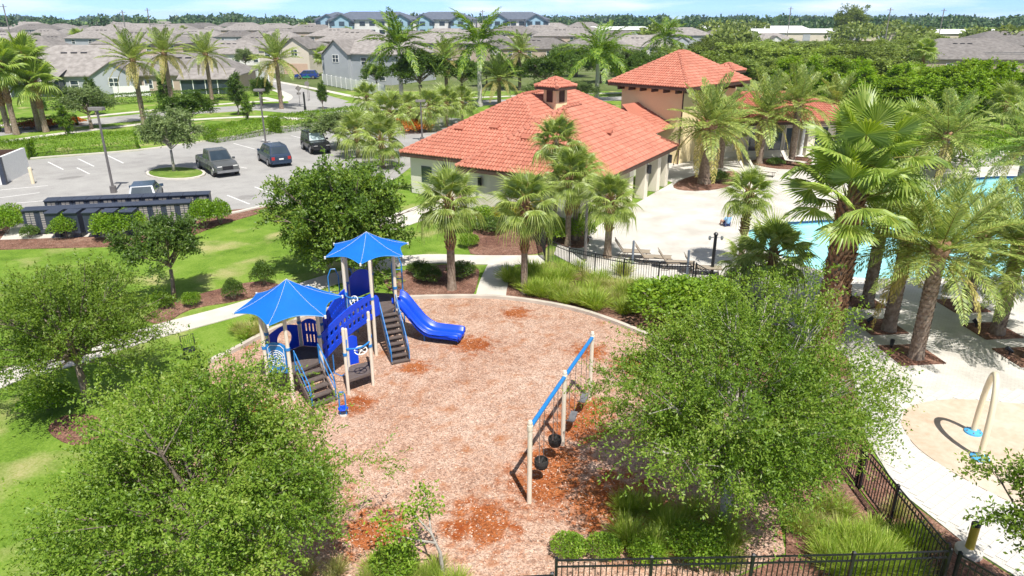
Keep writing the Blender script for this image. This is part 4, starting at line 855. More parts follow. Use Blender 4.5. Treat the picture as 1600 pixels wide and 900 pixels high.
def shrub_mesh(seed, rx, ry, h, n, leaf, mat, box=False, name='shrub'):
    rg = np.random.default_rng(seed)
    if box:
        P = np.stack([rg.uniform(-rx,rx,n),rg.uniform(-ry,ry,n),rg.uniform(.02,h,n)],1); face = rg.integers(0,6,n)
        P[face==0,0] = -rx; P[face==1,0] = rx; P[face==2,1] = -ry; P[(face==3),1] = ry; P[face>=4,2] = h
        P += rg.normal(0,.05,(n,3)); cell = np.sin(P[:,0]*3.1+seed)*np.sin(P[:,1]*4.3)*.07; P[:,2] += np.where(P[:,2] > h*.6, cell, 0); nn = unit(P/np.array([rx,ry,h])-np.array([0,0,.4]))
    else:
        D = unit(rg.normal(size=(n,3))); D[:,2] = np.abs(D[:,2])*1.1-.12; lb = unit(rg.normal(size=(8,3))); lum = .78+.3*np.exp(-(1-np.clip(D@lb.T,-1,1).max(1))/.10)
        P = D*(rg.random(n)**.3*lum)[:,None]*np.array([rx,ry,h*.62]); P[:,2] += h*.38; P[:,2] = np.maximum(P[:,2],.03); nn = D
    LD = unit(rg.normal(0,.7,(n,3))+nn*.6+np.array([0,0,.35])); LN = unit(rg.normal(0,.5,(n,3))+nn*.5+np.array([0,-.2,.6]))
    cl = .5+.5*np.sin(P[:,0]*5+seed)*np.cos(P[:,1]*4.3+P[:,2]*5); me = quads(name+'_leaves', P, LD, LN, leaf*rg.uniform(.7,1.3,n), leaf*.55, M[mat], fold=.06)
    me.attributes['rnd'].data.foreach_set('value', np.clip(.4*cl+.6*rg.random(n),0,1).astype(np.float32))
    g = MB()
    for i in range(6):
        a_ = i*1.05; g.tube([(0,0,0) if not box else (rx*.8*math.cos(a_),ry*.5*math.sin(a_),0),(rx*.6*math.cos(a_),ry*.6*math.sin(a_),h*.6)], [.025,.01], 5)
    return g.mesh(name+'_stem', M['bark']), me
def shrub(meshes, loc, label, group=None, name='shrub', rz=0, s=1, sz=None, cat='shrub'):
    return plant_tree(meshes, loc, label, cat, group, name, rz, s, sz, 'foliage', 'stems')
def grass_mesh(seed, r_, h, n, mat, wid=.014):
    rg = np.random.default_rng(seed); a_ = rg.uniform(0,2*PI,n); rr_ = r_*.35*np.sqrt(rg.random(n)); lean = rg.random(n)*.95
    B0 = np.stack([np.cos(a_)*rr_,np.sin(a_)*rr_,np.zeros(n)],1); out_ = np.stack([np.cos(a_),np.sin(a_),np.zeros(n)],1); L = h*rg.uniform(.6,1.15,n)
    D = unit(out_*lean[:,None]+np.array([0,0,1])+rg.normal(0,.12,(n,3))); P1 = B0+D*(L*.6)[:,None]
    D2 = unit(D+out_*(lean*.7)[:,None]-np.array([0,0,.25])*lean[:,None]); Nn = unit(out_+np.array([0,0,.4])); P = np.concatenate([B0,P1-D*.03]); DD = np.concatenate([D,D2]); NN = np.concatenate([Nn,Nn]); LL = np.concatenate([L*.66,L*.6])
    return quads('grass_clump', P, DD, NN, LL, wid, M[mat], base=.45)
# ---------------------------------------------------------------- palms
def frond_mesh(name, L, leaflet, nl, droop, vee, mat, wid=.03, rach='frond_dry', tw=.0, seed=1):
    """feather leaf along +X: arching midrib with two rows of leaflets"""
    rg = np.random.default_rng(seed); s_ = np.linspace(0,1,12)
    def pos(t): return np.stack([L*(t-.12*droop*t**3), 0*t, -L*droop*.55*t**2.2], -1)
    g = MB(); g.tube([tuple(p) for p in pos(s_)], list(.028*(1-s_*.85)), 4, cap=False)
    t_ = np.repeat(np.linspace(.16,.99,nl),2); side = np.tile([1,-1],nl); t_ = np.clip(t_+rg.normal(0,.006,len(t_)),.1,1); p = pos(t_); tg = unit(pos(np.clip(t_+.02,0,1.03))-p)
    ln = leaflet*np.clip(np.sin(np.clip((t_-.05)/.95,0,1)**.75*PI)*.85+.28,.2,1)*rg.uniform(.85,1.1,len(t_)); up = np.array([0,0,1.])
    sd_ = np.stack([0*t_,side*1.0,0*t_],1); d = unit(sd_*.85+tg*(.45+.55*t_)[:,None]+up*(vee+rg.normal(0,.12+tw,len(t_)))[:,None]); nn = unit(np.cross(tg,sd_)*side[:,None]*1.0+rg.normal(0,.25,(len(t_),3)))
    d2 = unit(d-np.array([0,0,.45])); n1 = len(t_)
    a_ = quads(name, np.concatenate([p,p+d*(ln*.55)[:,None]]), np.concatenate([d,d2]), np.concatenate([nn,nn]), np.concatenate([ln*.62,ln*.5]), np.concatenate([np.full(n1,wid),np.full(n1,wid*.85)]), M[mat], base=.5)
    bm_ = bmesh.new(); bm_.from_mesh(a_); r0 = g.mesh('r', M[rach]); nf0 = len(bm_.faces); bm_.from_mesh(r0)
    bm_.faces.ensure_lookup_table()
    for f in bm_.faces[nf0:]: f.material_index = 1
    bm_.to_mesh(a_); bm_.free(); a_.materials.append(M[rach]); bpy.data.meshes.remove(r0); return a_
def fan_mesh(name, pet, Rr, nseg, droop, mat, seed=1, span=R(285), split=.55):
    """fan leaf along +X: stalk, then pleated segments joined for half their length with free drooping tips"""
    rg = np.random.default_rng(seed); g = MB(); g.tube([(0,0,0),(pet*.5,0,.06*pet),(pet,0,0)], [.03,.022,.015], 4, cap=False); g.mi = 1
    V = []; F = []; da = span/nseg
    for i in range(nseg):
        a_ = -span/2+(i+.5)*da; L = Rr*(.74+.26*math.cos(a_*.55))*rg.uniform(.92,1.06)
        def pt(r_, an, up=0): zz = -droop*Rr*.55*(r_/Rr)**2.4*(1+.4*rg.random()*(r_ > split*Rr)); return (pet+r_*math.cos(an), r_*math.sin(an), zz+up-.10*Rr*abs(math.sin(an/2))*(r_/Rr))
        m_ = split*L; b0 = len(V); V += [pt(0,a_), pt(m_,a_-da*.5,-.012*Rr), pt(m_,a_,.03*Rr), pt(m_,a_+da*.5,-.012*Rr), pt(m_*1.42,a_-da*.16), pt(m_*1.42,a_+da*.16), pt(L,a_)]
        F += [(b0,b0+1,b0+2),(b0,b0+2,b0+3),(b0+1,b0+4,b0+5,b0+2),(b0+2,b0+5,b0+3),(b0+4,b0+6,b0+5)]
    g2 = MB(); g2.v, g2.f, g2.m = list(V), list(F), [0]*len(F); n0 = len(g2.v); g2.v += g.v; g2.f += [tuple(n0+i for i in f) for f in g.f]; g2.m += [1]*len(g.f)
    return g2.mesh(name, [M[mat],M['frond_dry']], rnd=True)
FR = {}
for i, (dr, v) in enumerate([(.28,.5),(.52,.35),(.85,.15)]):
    FR['date',i] = frond_mesh('date_frond', 3.0, .55, 62, dr, v, 'frond_date', .045, seed=i); FR['datef',i] = frond_mesh('date_frond', 3.0, .60, 44, dr, v, 'frond_date', .072, seed=i+20)
    FR['royal',i] = frond_mesh('royal_frond', 3.6, .75, 46, [.8,1.15,1.5][i], -.1, 'frond_royal', .10, 'crownshaft', tw=.12, seed=i+5)
FR['date',3] = FR['datef',3] = frond_mesh('dry_date_frond', 2.8, .45, 44, 1.3, .0, 'frond_dry', .07, seed=9)
for i, dr in enumerate([.35,.8,1.25]):
    FR['sabal',i] = fan_mesh('sabal_frond', 1.0, .95, 30, dr+.15, 'frond_sabal', i, split=.42)
    FR['fan',i] = fan_mesh('fan_frond', 1.0, 1.15, 30, dr*.75, 'frond_fan', i+4, R(300), split=.6)
    FR['big',i] = fan_mesh('fan_frond', 1.5, 1.15, 36, [.1,.35,.7][i], 'frond_fan', i+14, R(290), split=.62)
FR['big',3] = FR['big',2]; FR['sabal',3] = FR['sabal',2]; FR['fan',3] = fan_mesh('dry_fan_frond', .9, .9, 20, 1.2, 'frond_dry', 8, split=.5)
def trunk_mesh(h, r0, r1, style, seed=0, lean=(0,0), boot0=.45):
    g = MB(); rg = random.Random(seed); n_ = 9; pts = []; rad = []
    for i in range(n_):
        t_ = i/(n_-1); pts.append((lean[0]*t_**1.5, lean[1]*t_**1.5, h*t_)); rr_ = r0+(r1-r0)*t_
        if i == 0: rr_ *= 1.25
        rad.append(rr_)
    g.tube(pts, rad, 12)
    def at(t_): return Vector((lean[0]*t_**1.5, lean[1]*t_**1.5, h*t_))
    if style in ('boots','scales'):
        z0 = .05 if style == 'scales' else boot0; rows = int(h*(1-z0)/.16); per = 9
        for q in range(rows):                   # old leaf bases wind round the trunk
            t_ = z0+(1-z0)*q/rows; rr_ = r0+(r1-r0)*t_
            for k_ in range(per):
                a_ = 2*PI*(k_+.5*(q % 2))/per+rg.uniform(-.1,.1); c = at(t_); u = Vector((math.cos(a_),math.sin(a_),0)); s_ = Vector((-u.y,u.x,0)); w = 2*PI*rr_/per*.46
                ln, pr = (.16,.035) if style == 'scales' else (rg.uniform(.2,.34),rg.uniform(.07,.16)); p = c+u*rr_*.97
                g.mi = 0 if style == 'scales' else 1
                g.add([p-s_*w, p+s_*w, p+u*pr+s_*w*.55+Vector((0,0,ln)), p+u*pr-s_*w*.55+Vector((0,0,ln)), p+s_*w*.5+Vector((0,0,ln*.75)), p-s_*w*.5+Vector((0,0,ln*.75))], [(0,1,2,3),(3,2,4,5),(1,4,2),(0,3,5)]); g.mi = 0
    return g.mesh('trunk', [M['palm_trunk' if style != 'royal' else 'palm_grey'], M['palm_boot']])
def palm(loc, kind, h, label, s=1.0, n=None, r_=None, style=None, lean=(0,0), seed=0, group=None, dry=.15, cat='palm tree', name=None, boot0=.45, far=False):
    nm = name or {'date':'date_palm','royal':'royal_palm','sabal':'cabbage_palm','fan':'fan_palm','big':'fan_palm'}[kind]
    o = empty(nm, loc, random.uniform(0,6.28), label, cat, group); r_ = r_ or {'date':.24,'royal':.24,'sabal':.17,'fan':.2,'big':.3}[kind]
    style = style or {'date':'scales','royal':'royal','sabal':'boots','fan':'boots','big':'boots'}[kind]
    ob('trunk', trunk_mesh(h, r_, r_*(.95 if kind == 'date' else .8), style, seed, lean, boot0), o)
    top = Vector((lean[0],lean[1],h)); rg = random.Random(seed*13+5); n = n or {'date':32,'royal':22,'sabal':34,'fan':32,'big':19}[kind]
    if kind == 'royal':
        g = MB(); g.tube([top, top+Vector((0,0,.7)), top+Vector((0,0,1.5))], [r_*.85,r_*.7,.08], 10); g.build('crownshaft', M['crownshaft'], o, True); top = top+Vector((0,0,1.35))
    if kind == 'date':
        g = MB(); g.lathe([(r_*.9,-.5),(r_*1.35,-.1),(r_*1.2,.25),(.08,.45)], 10); g.build('crown_base', M['palm_boot'], o, True, loc=top)
    lo = {'date':-14,'royal':8,'sabal':-34,'fan':-35,'big':-6}[kind]
    for i in range(n):
        t_ = i/(n-1); el = 82+(lo-82)*t_**.85+rg.uniform(-6,6); az = i*2.39996+rg.uniform(-.2,.2); v = 0 if t_ < .3 else 1 if t_ < .68 else 2
        if (t_ > 1-dry) and (kind in ('date','fan','sabal')): v = 3 if rg.random() < .7 else 2
        fo = ob('frond', FR['datef' if far and kind == 'date' else kind,v], o, top+Vector((0,0,-.1-.25*t_)), None, s*rg.uniform(.88,1.08)); fo.rotation_euler = (rg.uniform(-.25,.25), -R(el), az); fo.rotation_mode = 'XYZ'
    return o
# ---------------------------------------------------------------- vehicles
def paint(name, c): 
    m = pm(name, c, tuple(x*.92 for x in c), 2, .25, spec=.6); return m
def car(kind, loc, rz, col, label):
    """x forward; a shaped lower body, a narrower cabin with glass, wheels, lamps"""
    o = empty({'pickup':'pickup_truck','suv':'suv','jeep':'off_road_vehicle','hatch':'car'}[kind], loc, rz, label, {'pickup':'pickup truck','suv':'suv','jeep':'jeep','hatch':'car'}[kind])
    P = {'pickup':dict(L=5.8,W=2.0,zb=.42,zh=1.12,cab=(-.75,1.35,1.92),hood=1.18),'suv':dict(L=4.8,W=1.92,zb=.32,zh=1.02,cab=(-2.25,1.2,1.72),hood=1.05),
         'jeep':dict(L=4.6,W=1.85,zb=.50,zh=1.10,cab=(-2.2,.75,1.86),hood=1.12),'hatch':dict(L=4.4,W=1.82,zb=.28,zh=.92,cab=(-2.0,1.0,1.48),hood=.95)}[kind]
    L, W = P['L']/2, P['W']/2; c0, c1, zr = P['cab']; zb, zh, hd = P['zb'], P['zh'], P['hood']; sq = kind == 'jeep'
    st = [(-L,zb+.14,zh-.14,.90),(-L+.12,zb,zh-.02,.97),(-L+.9,zb,zh,1),(c1-.2,zb,zh,1),(c1+.5,zb,hd,.99),(L-.45,zb,hd-(.0 if sq else .08),.96),(L-.1,zb+.04,hd-(.04 if sq else .20),.90),(L,zb+.14,hd-.34,.84)]
    g = MB(); vs = []
    for x, z0, z1, k_ in st: vs += [(x,-W*k_,z0),(x,-W*k_,z0+(z1-z0)*.62),(x,-W*k_*.93,z1),(x,W*k_*.93,z1),(x,W*k_,z0+(z1-z0)*.62),(x,W*k_,z0)]
    fs = [(i*6+j,(i+1)*6+j,(i+1)*6+(j+1)%6,i*6+(j+1)%6) for i in range(len(st)-1) for j in range(6)]+[(5,4,3,2,1,0),tuple((len(st)-1)*6+j for j in range(6))]
    g.add(vs, [tuple(reversed(f)) for f in fs]); g.build('body', col, o)
    rk = .12 if sq else .45; fr_ = .35 if sq else .75; tw_ = .84
    if kind == 'pickup': rk, fr_ = .12, .7
    b_ = [(c0,-W*.92,zh-.03),(c1+.1,-W*.92,zh-.03),(c1+.1,W*.92,zh-.03),(c0,W*.92,zh-.03)]; t_ = [(c0+rk,-W*tw_*.88,zr),(c1-fr_,-W*tw_*.88,zr),(c1-fr_,W*tw_*.88,zr),(c0+rk,W*tw_*.88,zr)]
    g = MB(); g.add(b_+t_, [(0,1,5,4),(1,2,6,5),(2,3,7,6),(3,0,4,7),(4,5,6,7)]); cabn = g.build('cabin', M['black'] if sq else col, o)
    V_ = [Vector(p) for p in b_+t_]
    def pane(a, b2, c, d, u0, u1, w0, w1, name='window', mat='glass'):
        q = lambda u, w: V_[a].lerp(V_[b2],u).lerp(V_[d].lerp(V_[c],u),w); pts = [q(u0,w0),q(u1,w0),q(u1,w1),q(u0,w1)]; n_ = (pts[1]-pts[0]).cross(pts[3]-pts[0]).normalized()*.012
        m_ = MB(); m_.add([p+n_ for p in pts]+[p-n_ for p in pts],[(0,1,2,3),(0,4,5,1),(1,5,6,2),(2,6,7,3),(3,7,4,0)]); m_.build(name, M[mat], cabn)
    pane(1,2,6,5,.06,.94,.12,.92,'windscreen','glass' if not sq else 'windscreen_pale'); pane(3,0,4,7,.08,.92,.2,.9,'rear_window')
    for a, b2, c, d in ((0,1,5,4),(2,3,7,6)):
        pane(a,b2,c,d,.06,.33,.15,.88); pane(a,b2,c,d,.37,.64,.15,.88); pane(a,b2,c,d,.67,.9,.15,.8)
    if kind == 'pickup':
        g = MB(); g.box(-L+.12,c0-.08,-W*.80,W*.80,zh-.02,zh+.012); g.build('truck_bed', M['black'], o)
    if kind == 'suv':
        for s_ in (-1,1): g = MB(); g.tube([(c0+.6,s_*W*.68,zr+.06),(c1-.9,s_*W*.68,zr+.06)], .025, 6); g.build('roof_rail', M['steel'], o)
    wr = .40 if kind in ('pickup','jeep') else .34
    for x in (-L+.92,L-.95):
        for s_ in (-1,1):
            w = MB(); w.tube([(x,s_*(W-.20),wr),(x,s_*(W+.02),wr)], wr, 18); wo = w.build('wheel', M['rubber'], o)
            w = MB(); w.tube([(x,s_*(W+.02),wr),(x,s_*(W+.035),wr)], wr*.62, 12); w.build('rim', M['steel'], wo)
            if kind in ('jeep','pickup'):
                f = MB(); f.tube([(x+wr*1.22*math.cos(q*PI/8),s_*(W+.01),wr+wr*1.18*math.sin(q*PI/8)) for q in range(9)], .05, 5); f.build('wheel_arch', M['black'] if kind == 'jeep' else col, o)
    for s_ in (-1,1):
        g = MB(); g.box(L-.14,L-.02,s_*W*.62-.18,s_*W*.62+.18,hd-.42,hd-.25); g.build('headlight', M['white'], o)
        g = MB(); g.box(-L-.01,-L+.10,s_*W*.72-.13,s_*W*.72+.13,zh-.38,zh-.12); g.build('tail_light', M['red'], o)
        g = MB(); g.box(c1-.35,c1-.15,s_*(W+.09)-.09,s_*(W+.09)+.09,zh+.02,zh+.18); g.build('wing_mirror', col, o)
    g = MB(); g.box(L-.05,L+.01,-W*.42,W*.42,zb+.2,hd-.28); g.build('grille', M['black'], o)
    g = MB(); g.box(L-.12,L+.06,-W*.86,W*.86,zb-.02,zb+.16); g.box(-L-.06,-L+.1,-W*.86,W*.86,zb-.02,zb+.18); g.build('bumper', M['black'] if sq else M['steel'] if kind == 'pickup' else col, o)
    g = MB(); g.box(-L-.012,-L+.02,-.2,.2,zh-.38,zh-.26); g.build('number_plate', M['white'], o)
    return o
M['red'] = pm('red_lens', (.45,.02,.02), (.38,.02,.02), 3, .25, spec=.6); M['windscreen_pale'] = pm('pale_windscreen', (.55,.66,.66), (.48,.60,.62), 2, .2, spec=.7)  # red lamp lenses; a pale grey-green windscreen for the off-road vehicle
gr_, nv, bk, bl = paint('grey_car_paint',(.10,.105,.105)), paint('navy_car_paint',(.02,.04,.08)), paint('black_car_paint',(.015,.015,.018)), paint('blue_car_paint',(.02,.05,.22))
def at_g(x, y): p = G(x,y); return (p.x,p.y,.0)
car('pickup', at_g(341,268), R(-52), gr_, 'grey pickup truck parked beside the small grass island')
car('suv', at_g(429,254), R(123), nv, 'dark navy suv with red tail lights in the middle of the parking row')
car('jeep', at_g(494,236), R(-60), bk, 'black off-road vehicle with soft top parked right of the navy suv')
car('hatch', at_g(231,316), R(110), paint('steel_blue_paint',(.04,.075,.13)), 'steel blue car parked behind the mail cabinets')
car('suv', at_g(480,123), R(182), bl, 'bright blue suv in the driveway of the cream house')
car('hatch', at_g(385,118), R(100), paint('pale_blue_paint',(.30,.38,.42)), 'pale blue car in the street behind the conical tree')
# ---------------------------------------------------------------- mail cabinets
def cabinet_parts():
    a = MB(); a.box(-.38,.38,-.30,.30,.28,1.5); body = a.mesh('cabinet_body', M['slate'])
    t_ = MB(); t_.add([(-.39,-.40,1.5),(.39,-.40,1.5),(.39,.36,1.5),(-.39,.36,1.5),(-.39,-.40,1.54),(.39,-.40,1.54),(.39,.36,1.60),(-.39,.36,1.60)],[(3,2,1,0),(4,5,6,7),(0,1,5,4),(1,2,6,5),(2,3,7,6),(3,0,4,7)]); top = t_.mesh('cabinet_top', M['slate'])
    p = MB(); p.box(-.16,.16,-.14,.14,0,.30); ped = p.mesh('pedestal', M['slate']); d = MB(); d.box(-.10,.10,-.012,.0,-.05,.05); return body, top, ped, d.mesh('mail_door', M['slot'])
CBM = cabinet_parts()
def cabinet(p, rz, label, front=True):
    o = empty('mail_cabinet', p, rz, label, 'mail cabinet', 'mail cabinets by the parking lot'); ob('cabinet', CBM[0], o); ob('lid', CBM[1], o); ob('pedestal', CBM[2], o)
    if front:
        for i in range(2):
            for j in range(8): ob('mail_door', CBM[3], o, (-.12+.24*i,-.301,.40+.137*j))
ordn = ['first','second','third','fourth','fifth','sixth','seventh','eighth','ninth','tenth','eleventh','twelfth','thirteenth']
for (x0,y0),(x1,y1),n_, row, fr_ in [((82,313),(318,303),12,'back',True),((48,328),(288,316),12,'middle',True),((84,332),(200,330),5,'front',False)]:
    a, b_ = G(x0,y0,1.5), G(x1,y1,1.5); d = (b_-a).normalized(); rz = math.atan2(d.y,d.x)
    for i in range(n_): p = a+d*(i*(b_-a).length/(n_-1)); cabinet((p.x,p.y,.02), rz, f'dark slate mail cabinet, {ordn[i]} from the left in the {row} row', fr_)
# ---------------------------------------------------------------- lamp posts, bins enclosure, signs
def lamp(base, h, label):
    o = empty('lamp_post', base, 0, label, 'lamp post'); g = MB(); g.lathe([(.22,0),(.22,.5),(.09,.52),(.075,h-.1)], 10); g.build('pole', M['brownpole'], o)
    g = MB(); g.box(-.5,.5,-.22,.22,h-.14,h+.06); g.box(-.06,.06,-.06,.06,h-.3,h-.1); g.build('lamp_head', M['greyhead'], o); g = MB(); g.box(-.36,.36,-.16,.16,h-.155,h-.142); g.build('lens', M['white'], o)
M['brownpole'] = pm('bronze_pole', (.13,.12,.12), (.17,.16,.16), 4, .5); M['greyhead'] = pm('bronze_lamp_head', (.26,.24,.23), (.22,.20,.19), 4, .5)
lamp(G(178,301), 6.1, 'tall bronze lamp post rising behind the mail cabinets'); lamp(G(416,229), HT(G(416,229).y,140), 'tall bronze lamp post by the parking hedge'); lamp(G(660,222), 4.2, 'dark lamp post near the entrance flower bed')
e0 = G(-86,292); en = empty('bin_enclosure', (e0.x,e0.y,0), R(12), 'white walled bin enclosure at the left edge of the parking lot', 'enclosure')
g = MB(); g.box(-4,4.0,-.12,.12,0,2.0); g.box(3.76,4.0,.12,5,0,2.0); g.build('wall', M['white'], en); g = MB(); g.box(4.0,4.3,-.2,.12,0,2.1); g.build('corner_post', M['slate'], en); g = MB(); g.box(-3.9,3.7,4.8,5,.1,1.9); g.build('gate', M['brown'], en)
bo = G(52,287); g = MB(); g.lathe([(.13,0),(.13,1.2),(.08,1.3)], 12); tag(g.build('bollard', M['tan_arch'], loc=(bo.x,bo.y,0)), 'cream bollard beside the white bin enclosure', 'bollard')
def text_mesh(txt, size, mat):
    cu = bpy.data.curves.new('text', 'FONT'); cu.body = txt; cu.size = size; cu.align_x = 'CENTER'; cu.align_y = 'CENTER'; cu.extrude = .004
    o = bpy.data.objects.new('text', cu); COL.objects.link(o); bpy.context.view_layer.update(); me = bpy.data.meshes.new_from_object(o.evaluated_get(bpy.context.evaluated_depsgraph_get()))
    bpy.data.objects.remove(o); me.materials.clear(); me.materials.append(mat); return me
def sign(base, h, kind, label):
    o = empty('road_sign', base, 0, label, 'sign'); g = MB(); g.tube([(0,0,0),(0,0,h)], .035, 6); g.build('post', M['greyhead'], o); g = MB()
    if kind == 'oct': g.add([(.38*math.cos(PI/8+i*PI/4),y,h-.1+.38*math.sin(PI/8+i*PI/4)) for y in (-.03,-.05) for i in range(8)], [tuple(range(8)),tuple(reversed(range(8,16)))]+[(i,(i+1)%8,8+(i+1)%8,8+i) for i in range(8)]); g.build('plate', M['greyhead'], o)
    elif kind == 'stop': g.add([(.38*math.cos(PI/8+i*PI/4),y,h-.1+.38*math.sin(PI/8+i*PI/4)) for y in (-.03,-.05) for i in range(8)], [tuple(range(8)),tuple(reversed(range(8,16)))]+[(i,(i+1)%8,8+(i+1)%8,8+i) for i in range(8)]); g.build('plate', M['red'], o); ob('lettering', text_mesh('STOP', .27, M['white']), o, (0,-.058,h-.1), (PI/2,0,0))
    elif kind == 'diamond': g.add([(x,y,h-.1+z) for y in (-.03,-.05) for x, z in ((0,.45),(-.45,0),(0,-.45),(.45,0))],[(0,1,2,3),(7,6,5,4),(0,4,5,1),(1,5,6,2),(2,6,7,3),(3,7,4,0)]); g.box(-.3,.3,-.05,-.03,h-.95,h-.65); g.build('plate', M['greyhead'], o)
    else:
        g.box(-.75,.35,-.045,-.03,h-.2,h+.0); g.box(-.012,.012,-.5,.5,h+.02,h+.2); g.build('plate', M['sign_green'], o)
M['sign_green'] = pm('green_sign_face', (.02,.25,.14), (.02,.22,.12), 3, .5)
sign(G(482,158), 2.7, 'oct', 'dark back of an octagonal stop sign at the side street'); sign(G(484,157), 3.6, 'name', 'green street name sign above the stop sign'); sign(G(469,166), 2.6, 'diamond', 'diamond road sign with a plate below by the side street'); sign(G(660,204), 2.0, 'stop', 'red stop sign beside the orange flower bed')
b0 = G(477,172); g = MB(); g.box(-.11,.11,-.08,.08,0,2.2); g.box(-.15,.15,-.12,.12,0,.5); g.add([(-.11,-.08,2.2),(.11,-.08,2.2),(.11,.08,2.45),(-.11,.08,2.45)],[(0,1,2,3)]); tag(g.build('marker_post', M['black'], loc=(b0.x,b0.y,0)), 'narrow black marker post on the verge by the sidewalk', 'post')
# ---------------------------------------------------------------- loungers, poles, pool furniture
def lounger(loc, rz, label, s=1.0, mat='sling', group='sun loungers'):
    o = empty('sun_lounger', loc, rz, label, 'sun lounger', group); z = .36
    def slab(a, b_, name):
        g = MB(); a, b_ = Vector(a), Vector(b_); g.bar(a, b_, .56, .025); return g.build(name, M[mat], o)
    slab((-.15,0,z),(1.25,0,z),'seat_sling'); slab((-.17,0,z),(-.62,0,z+.62),'back_sling')
    for s_ in (-1,1):
        g = MB(); g.tube([(1.3,s_*.3,z),(-.17,s_*.3,z),(-.64,s_*.3,z+.65)], .018, 6); g.build('side_rail', M['brown'], o)
        g = MB(); g.tube([(1.05,s_*.3,z),(1.1,s_*.3,0)], .016, 5); g.build('leg', M['brown'], o); g = MB(); g.tube([(-.1,s_*.3,z),(-.45,s_*.32,0),(-.1,s_*.33,.02),(.1,s_*.3,z)], .016, 5); g.build('leg', M['brown'], o)
    o.scale = (s,s,s); return o
for i, (x, y) in enumerate([(978,402),(1010,411),(1046,420),(1087,428)]): p = G(x,y); lounger((p.x,p.y,.012), R(-8), f'taupe sling sun lounger, {ordn[i]} from the left in the row by the fence', 1.0)
for x, y, rz, lb in [(1168,276,-30,'pale sun lounger left of a pair beside the round palm bed'),(1182,274,-30,'pale sun lounger right of a pair beside the round palm bed'),(1232,258,-50,'pale sun lounger leaning in the bed before the pool house')]:
    p = G(x,y); lounger((p.x,p.y,.012), R(rz), lb, 1.2, 'concrete')
for i, x in enumerate((1458,1486,1507)): p = G(x,249); lounger((p.x,p.y,.012), R(-90), f'white sun lounger, {ordn[i]} from the left against the green hedge', 1.2, 'white')
M['greypole'] = pm('blue_grey_pole', (.14,.17,.22), (.18,.21,.26), 4, .5)
for x, y, yt, lb in [(988,412,376,'grey rope pole between the first sun loungers'),(1073,432,391,'grey rope pole beside the last sun lounger')]:
    p = G(x,y); g = MB(); h = HT(p.y,yt); g.lathe([(.06,0),(.06,h-.03),(.03,h)], 8); g.lathe([(.12,0),(.12,.04)], 8); tag(g.build('rope_pole', M['greypole'], loc=(p.x,p.y,.01)), lb, 'pole')
p = G(1112,428); h = HT(p.y,368); o = empty('deck_light', (p.x,p.y,.01), 0, 'black deck pole with two small lamps on top near the yellow-green shrub', 'light pole'); g = MB(); g.lathe([(.09,0),(.08,h)], 10); g.build('pole', M['black'], o)
g = MB(); g.lathe([(.10,h),(.12,h+.08),(.04,h+.16)], 10); g.build('cap', M['black'], o)
for s_ in (-1,1): g = MB(); g.tube([(s_*.05,0,h-.1),(s_*.28,-.06,h-.1)], .025, 6); g.lathe([(.05,h-.22),(.08,h-.1),(.05,h-.02)], 8, (s_*.3,-.06)); g.build('lamp', M['steel'], o)
p = G(914,408); h = HT(p.y,318); o = empty('deck_light', (p.x,p.y,.01), 0, 'tall dark pole standing before the breezeway piers', 'light pole'); g = MB(); g.lathe([(.09,0),(.07,h)], 8); g.build('pole', M['brownpole'], o); g = MB(); g.tube([(0,0,h*.42),(.3,-.05,h*.42)], .05, 6); g.build('arm', M['black'], o)
# closed parasol, white parasol pole
p = G(1432,264); o = empty('closed_parasol', (p.x,p.y,.01), 0, 'closed dark parasol standing before the far hedge', 'parasol'); g = MB(); g.tube([(0,0,0),(0,0,2.4)], .03, 6); g.build('pole', M['black'], o); g = MB(); g.lathe([(.10,.9),(.17,1.1),(.13,1.7),(.20,2.1),(.06,2.5)], 10); g.build('folded_canopy', M['slate'], o)
p = G(1250,244); g = MB(); g.lathe([(.3,0),(.3,.06),(.17,.08),(.16,2.7),(.20,2.75)], 12); tag(g.build('white_column', M['white'], loc=(p.x,p.y,.01)), 'round white column standing in front of the pool house', 'column')
# splash arch
a, b_ = Vector((14.36,18.85,.03)), Vector((13.75,17.49,.03)); b_ = Vector((13.72,17.49,.03)); o = empty('splash_arch', (a+b_)/2, 0, 'cream water arch with round blue feet on the splash pad', 'water arch'); c = (a+b_)/2
g = MB(); d = (a-b_)/2; pts = [(-1,0),(-1,.5),(-.98,1.0),(-.9,1.5),(-.72,1.95),(-.45,2.25),(-.1,2.38),(.25,2.3),(.55,2.05),(.8,1.6),(.94,1.05),(1,.5),(1,0)]
sm_ = smoothline(pts, 3); g.tube([(d.x*q.x,d.y*q.x,q.y) for q in sm_], .085, 12); g.build('arch_tube', M['tan_arch'], o, True)
for s_ in (-1,1):
    g = MB(); g.lathe([(.26,0),(.25,.05),(.16,.09),(.11,.10)], 16, (d.x*s_,d.y*s_)); f_ = g.build('foot_cover', M['cyan'], o)
    for k_ in range(6): q = MB(); q.lathe([(.022,.06),(.022,.10)], 6, (d.x*s_+.2*math.cos(k_*PI/3),d.y*s_+.2*math.sin(k_*PI/3))); q.build('bolt', M['steel'], f_)
p = G(1512,866); o = empty('activator_bollard', (p.x,p.y,.03), 0, 'yellow spray activator bollard on a round white base by the fence corner', 'bollard'); g = MB(); g.lathe([(.30,0),(.30,.12),(.24,.17),(.1,.18)], 16); g.build('base', M['concrete'], o)
g = MB(); g.lathe([(.10,.17),(.10,.82)], 14); g.build('bollard_tube', M['yellow'], o); g = MB(); g.lathe([(.105,.82),(.105,.88),(.06,.92)], 14); g.build('cap', M['black'], o)
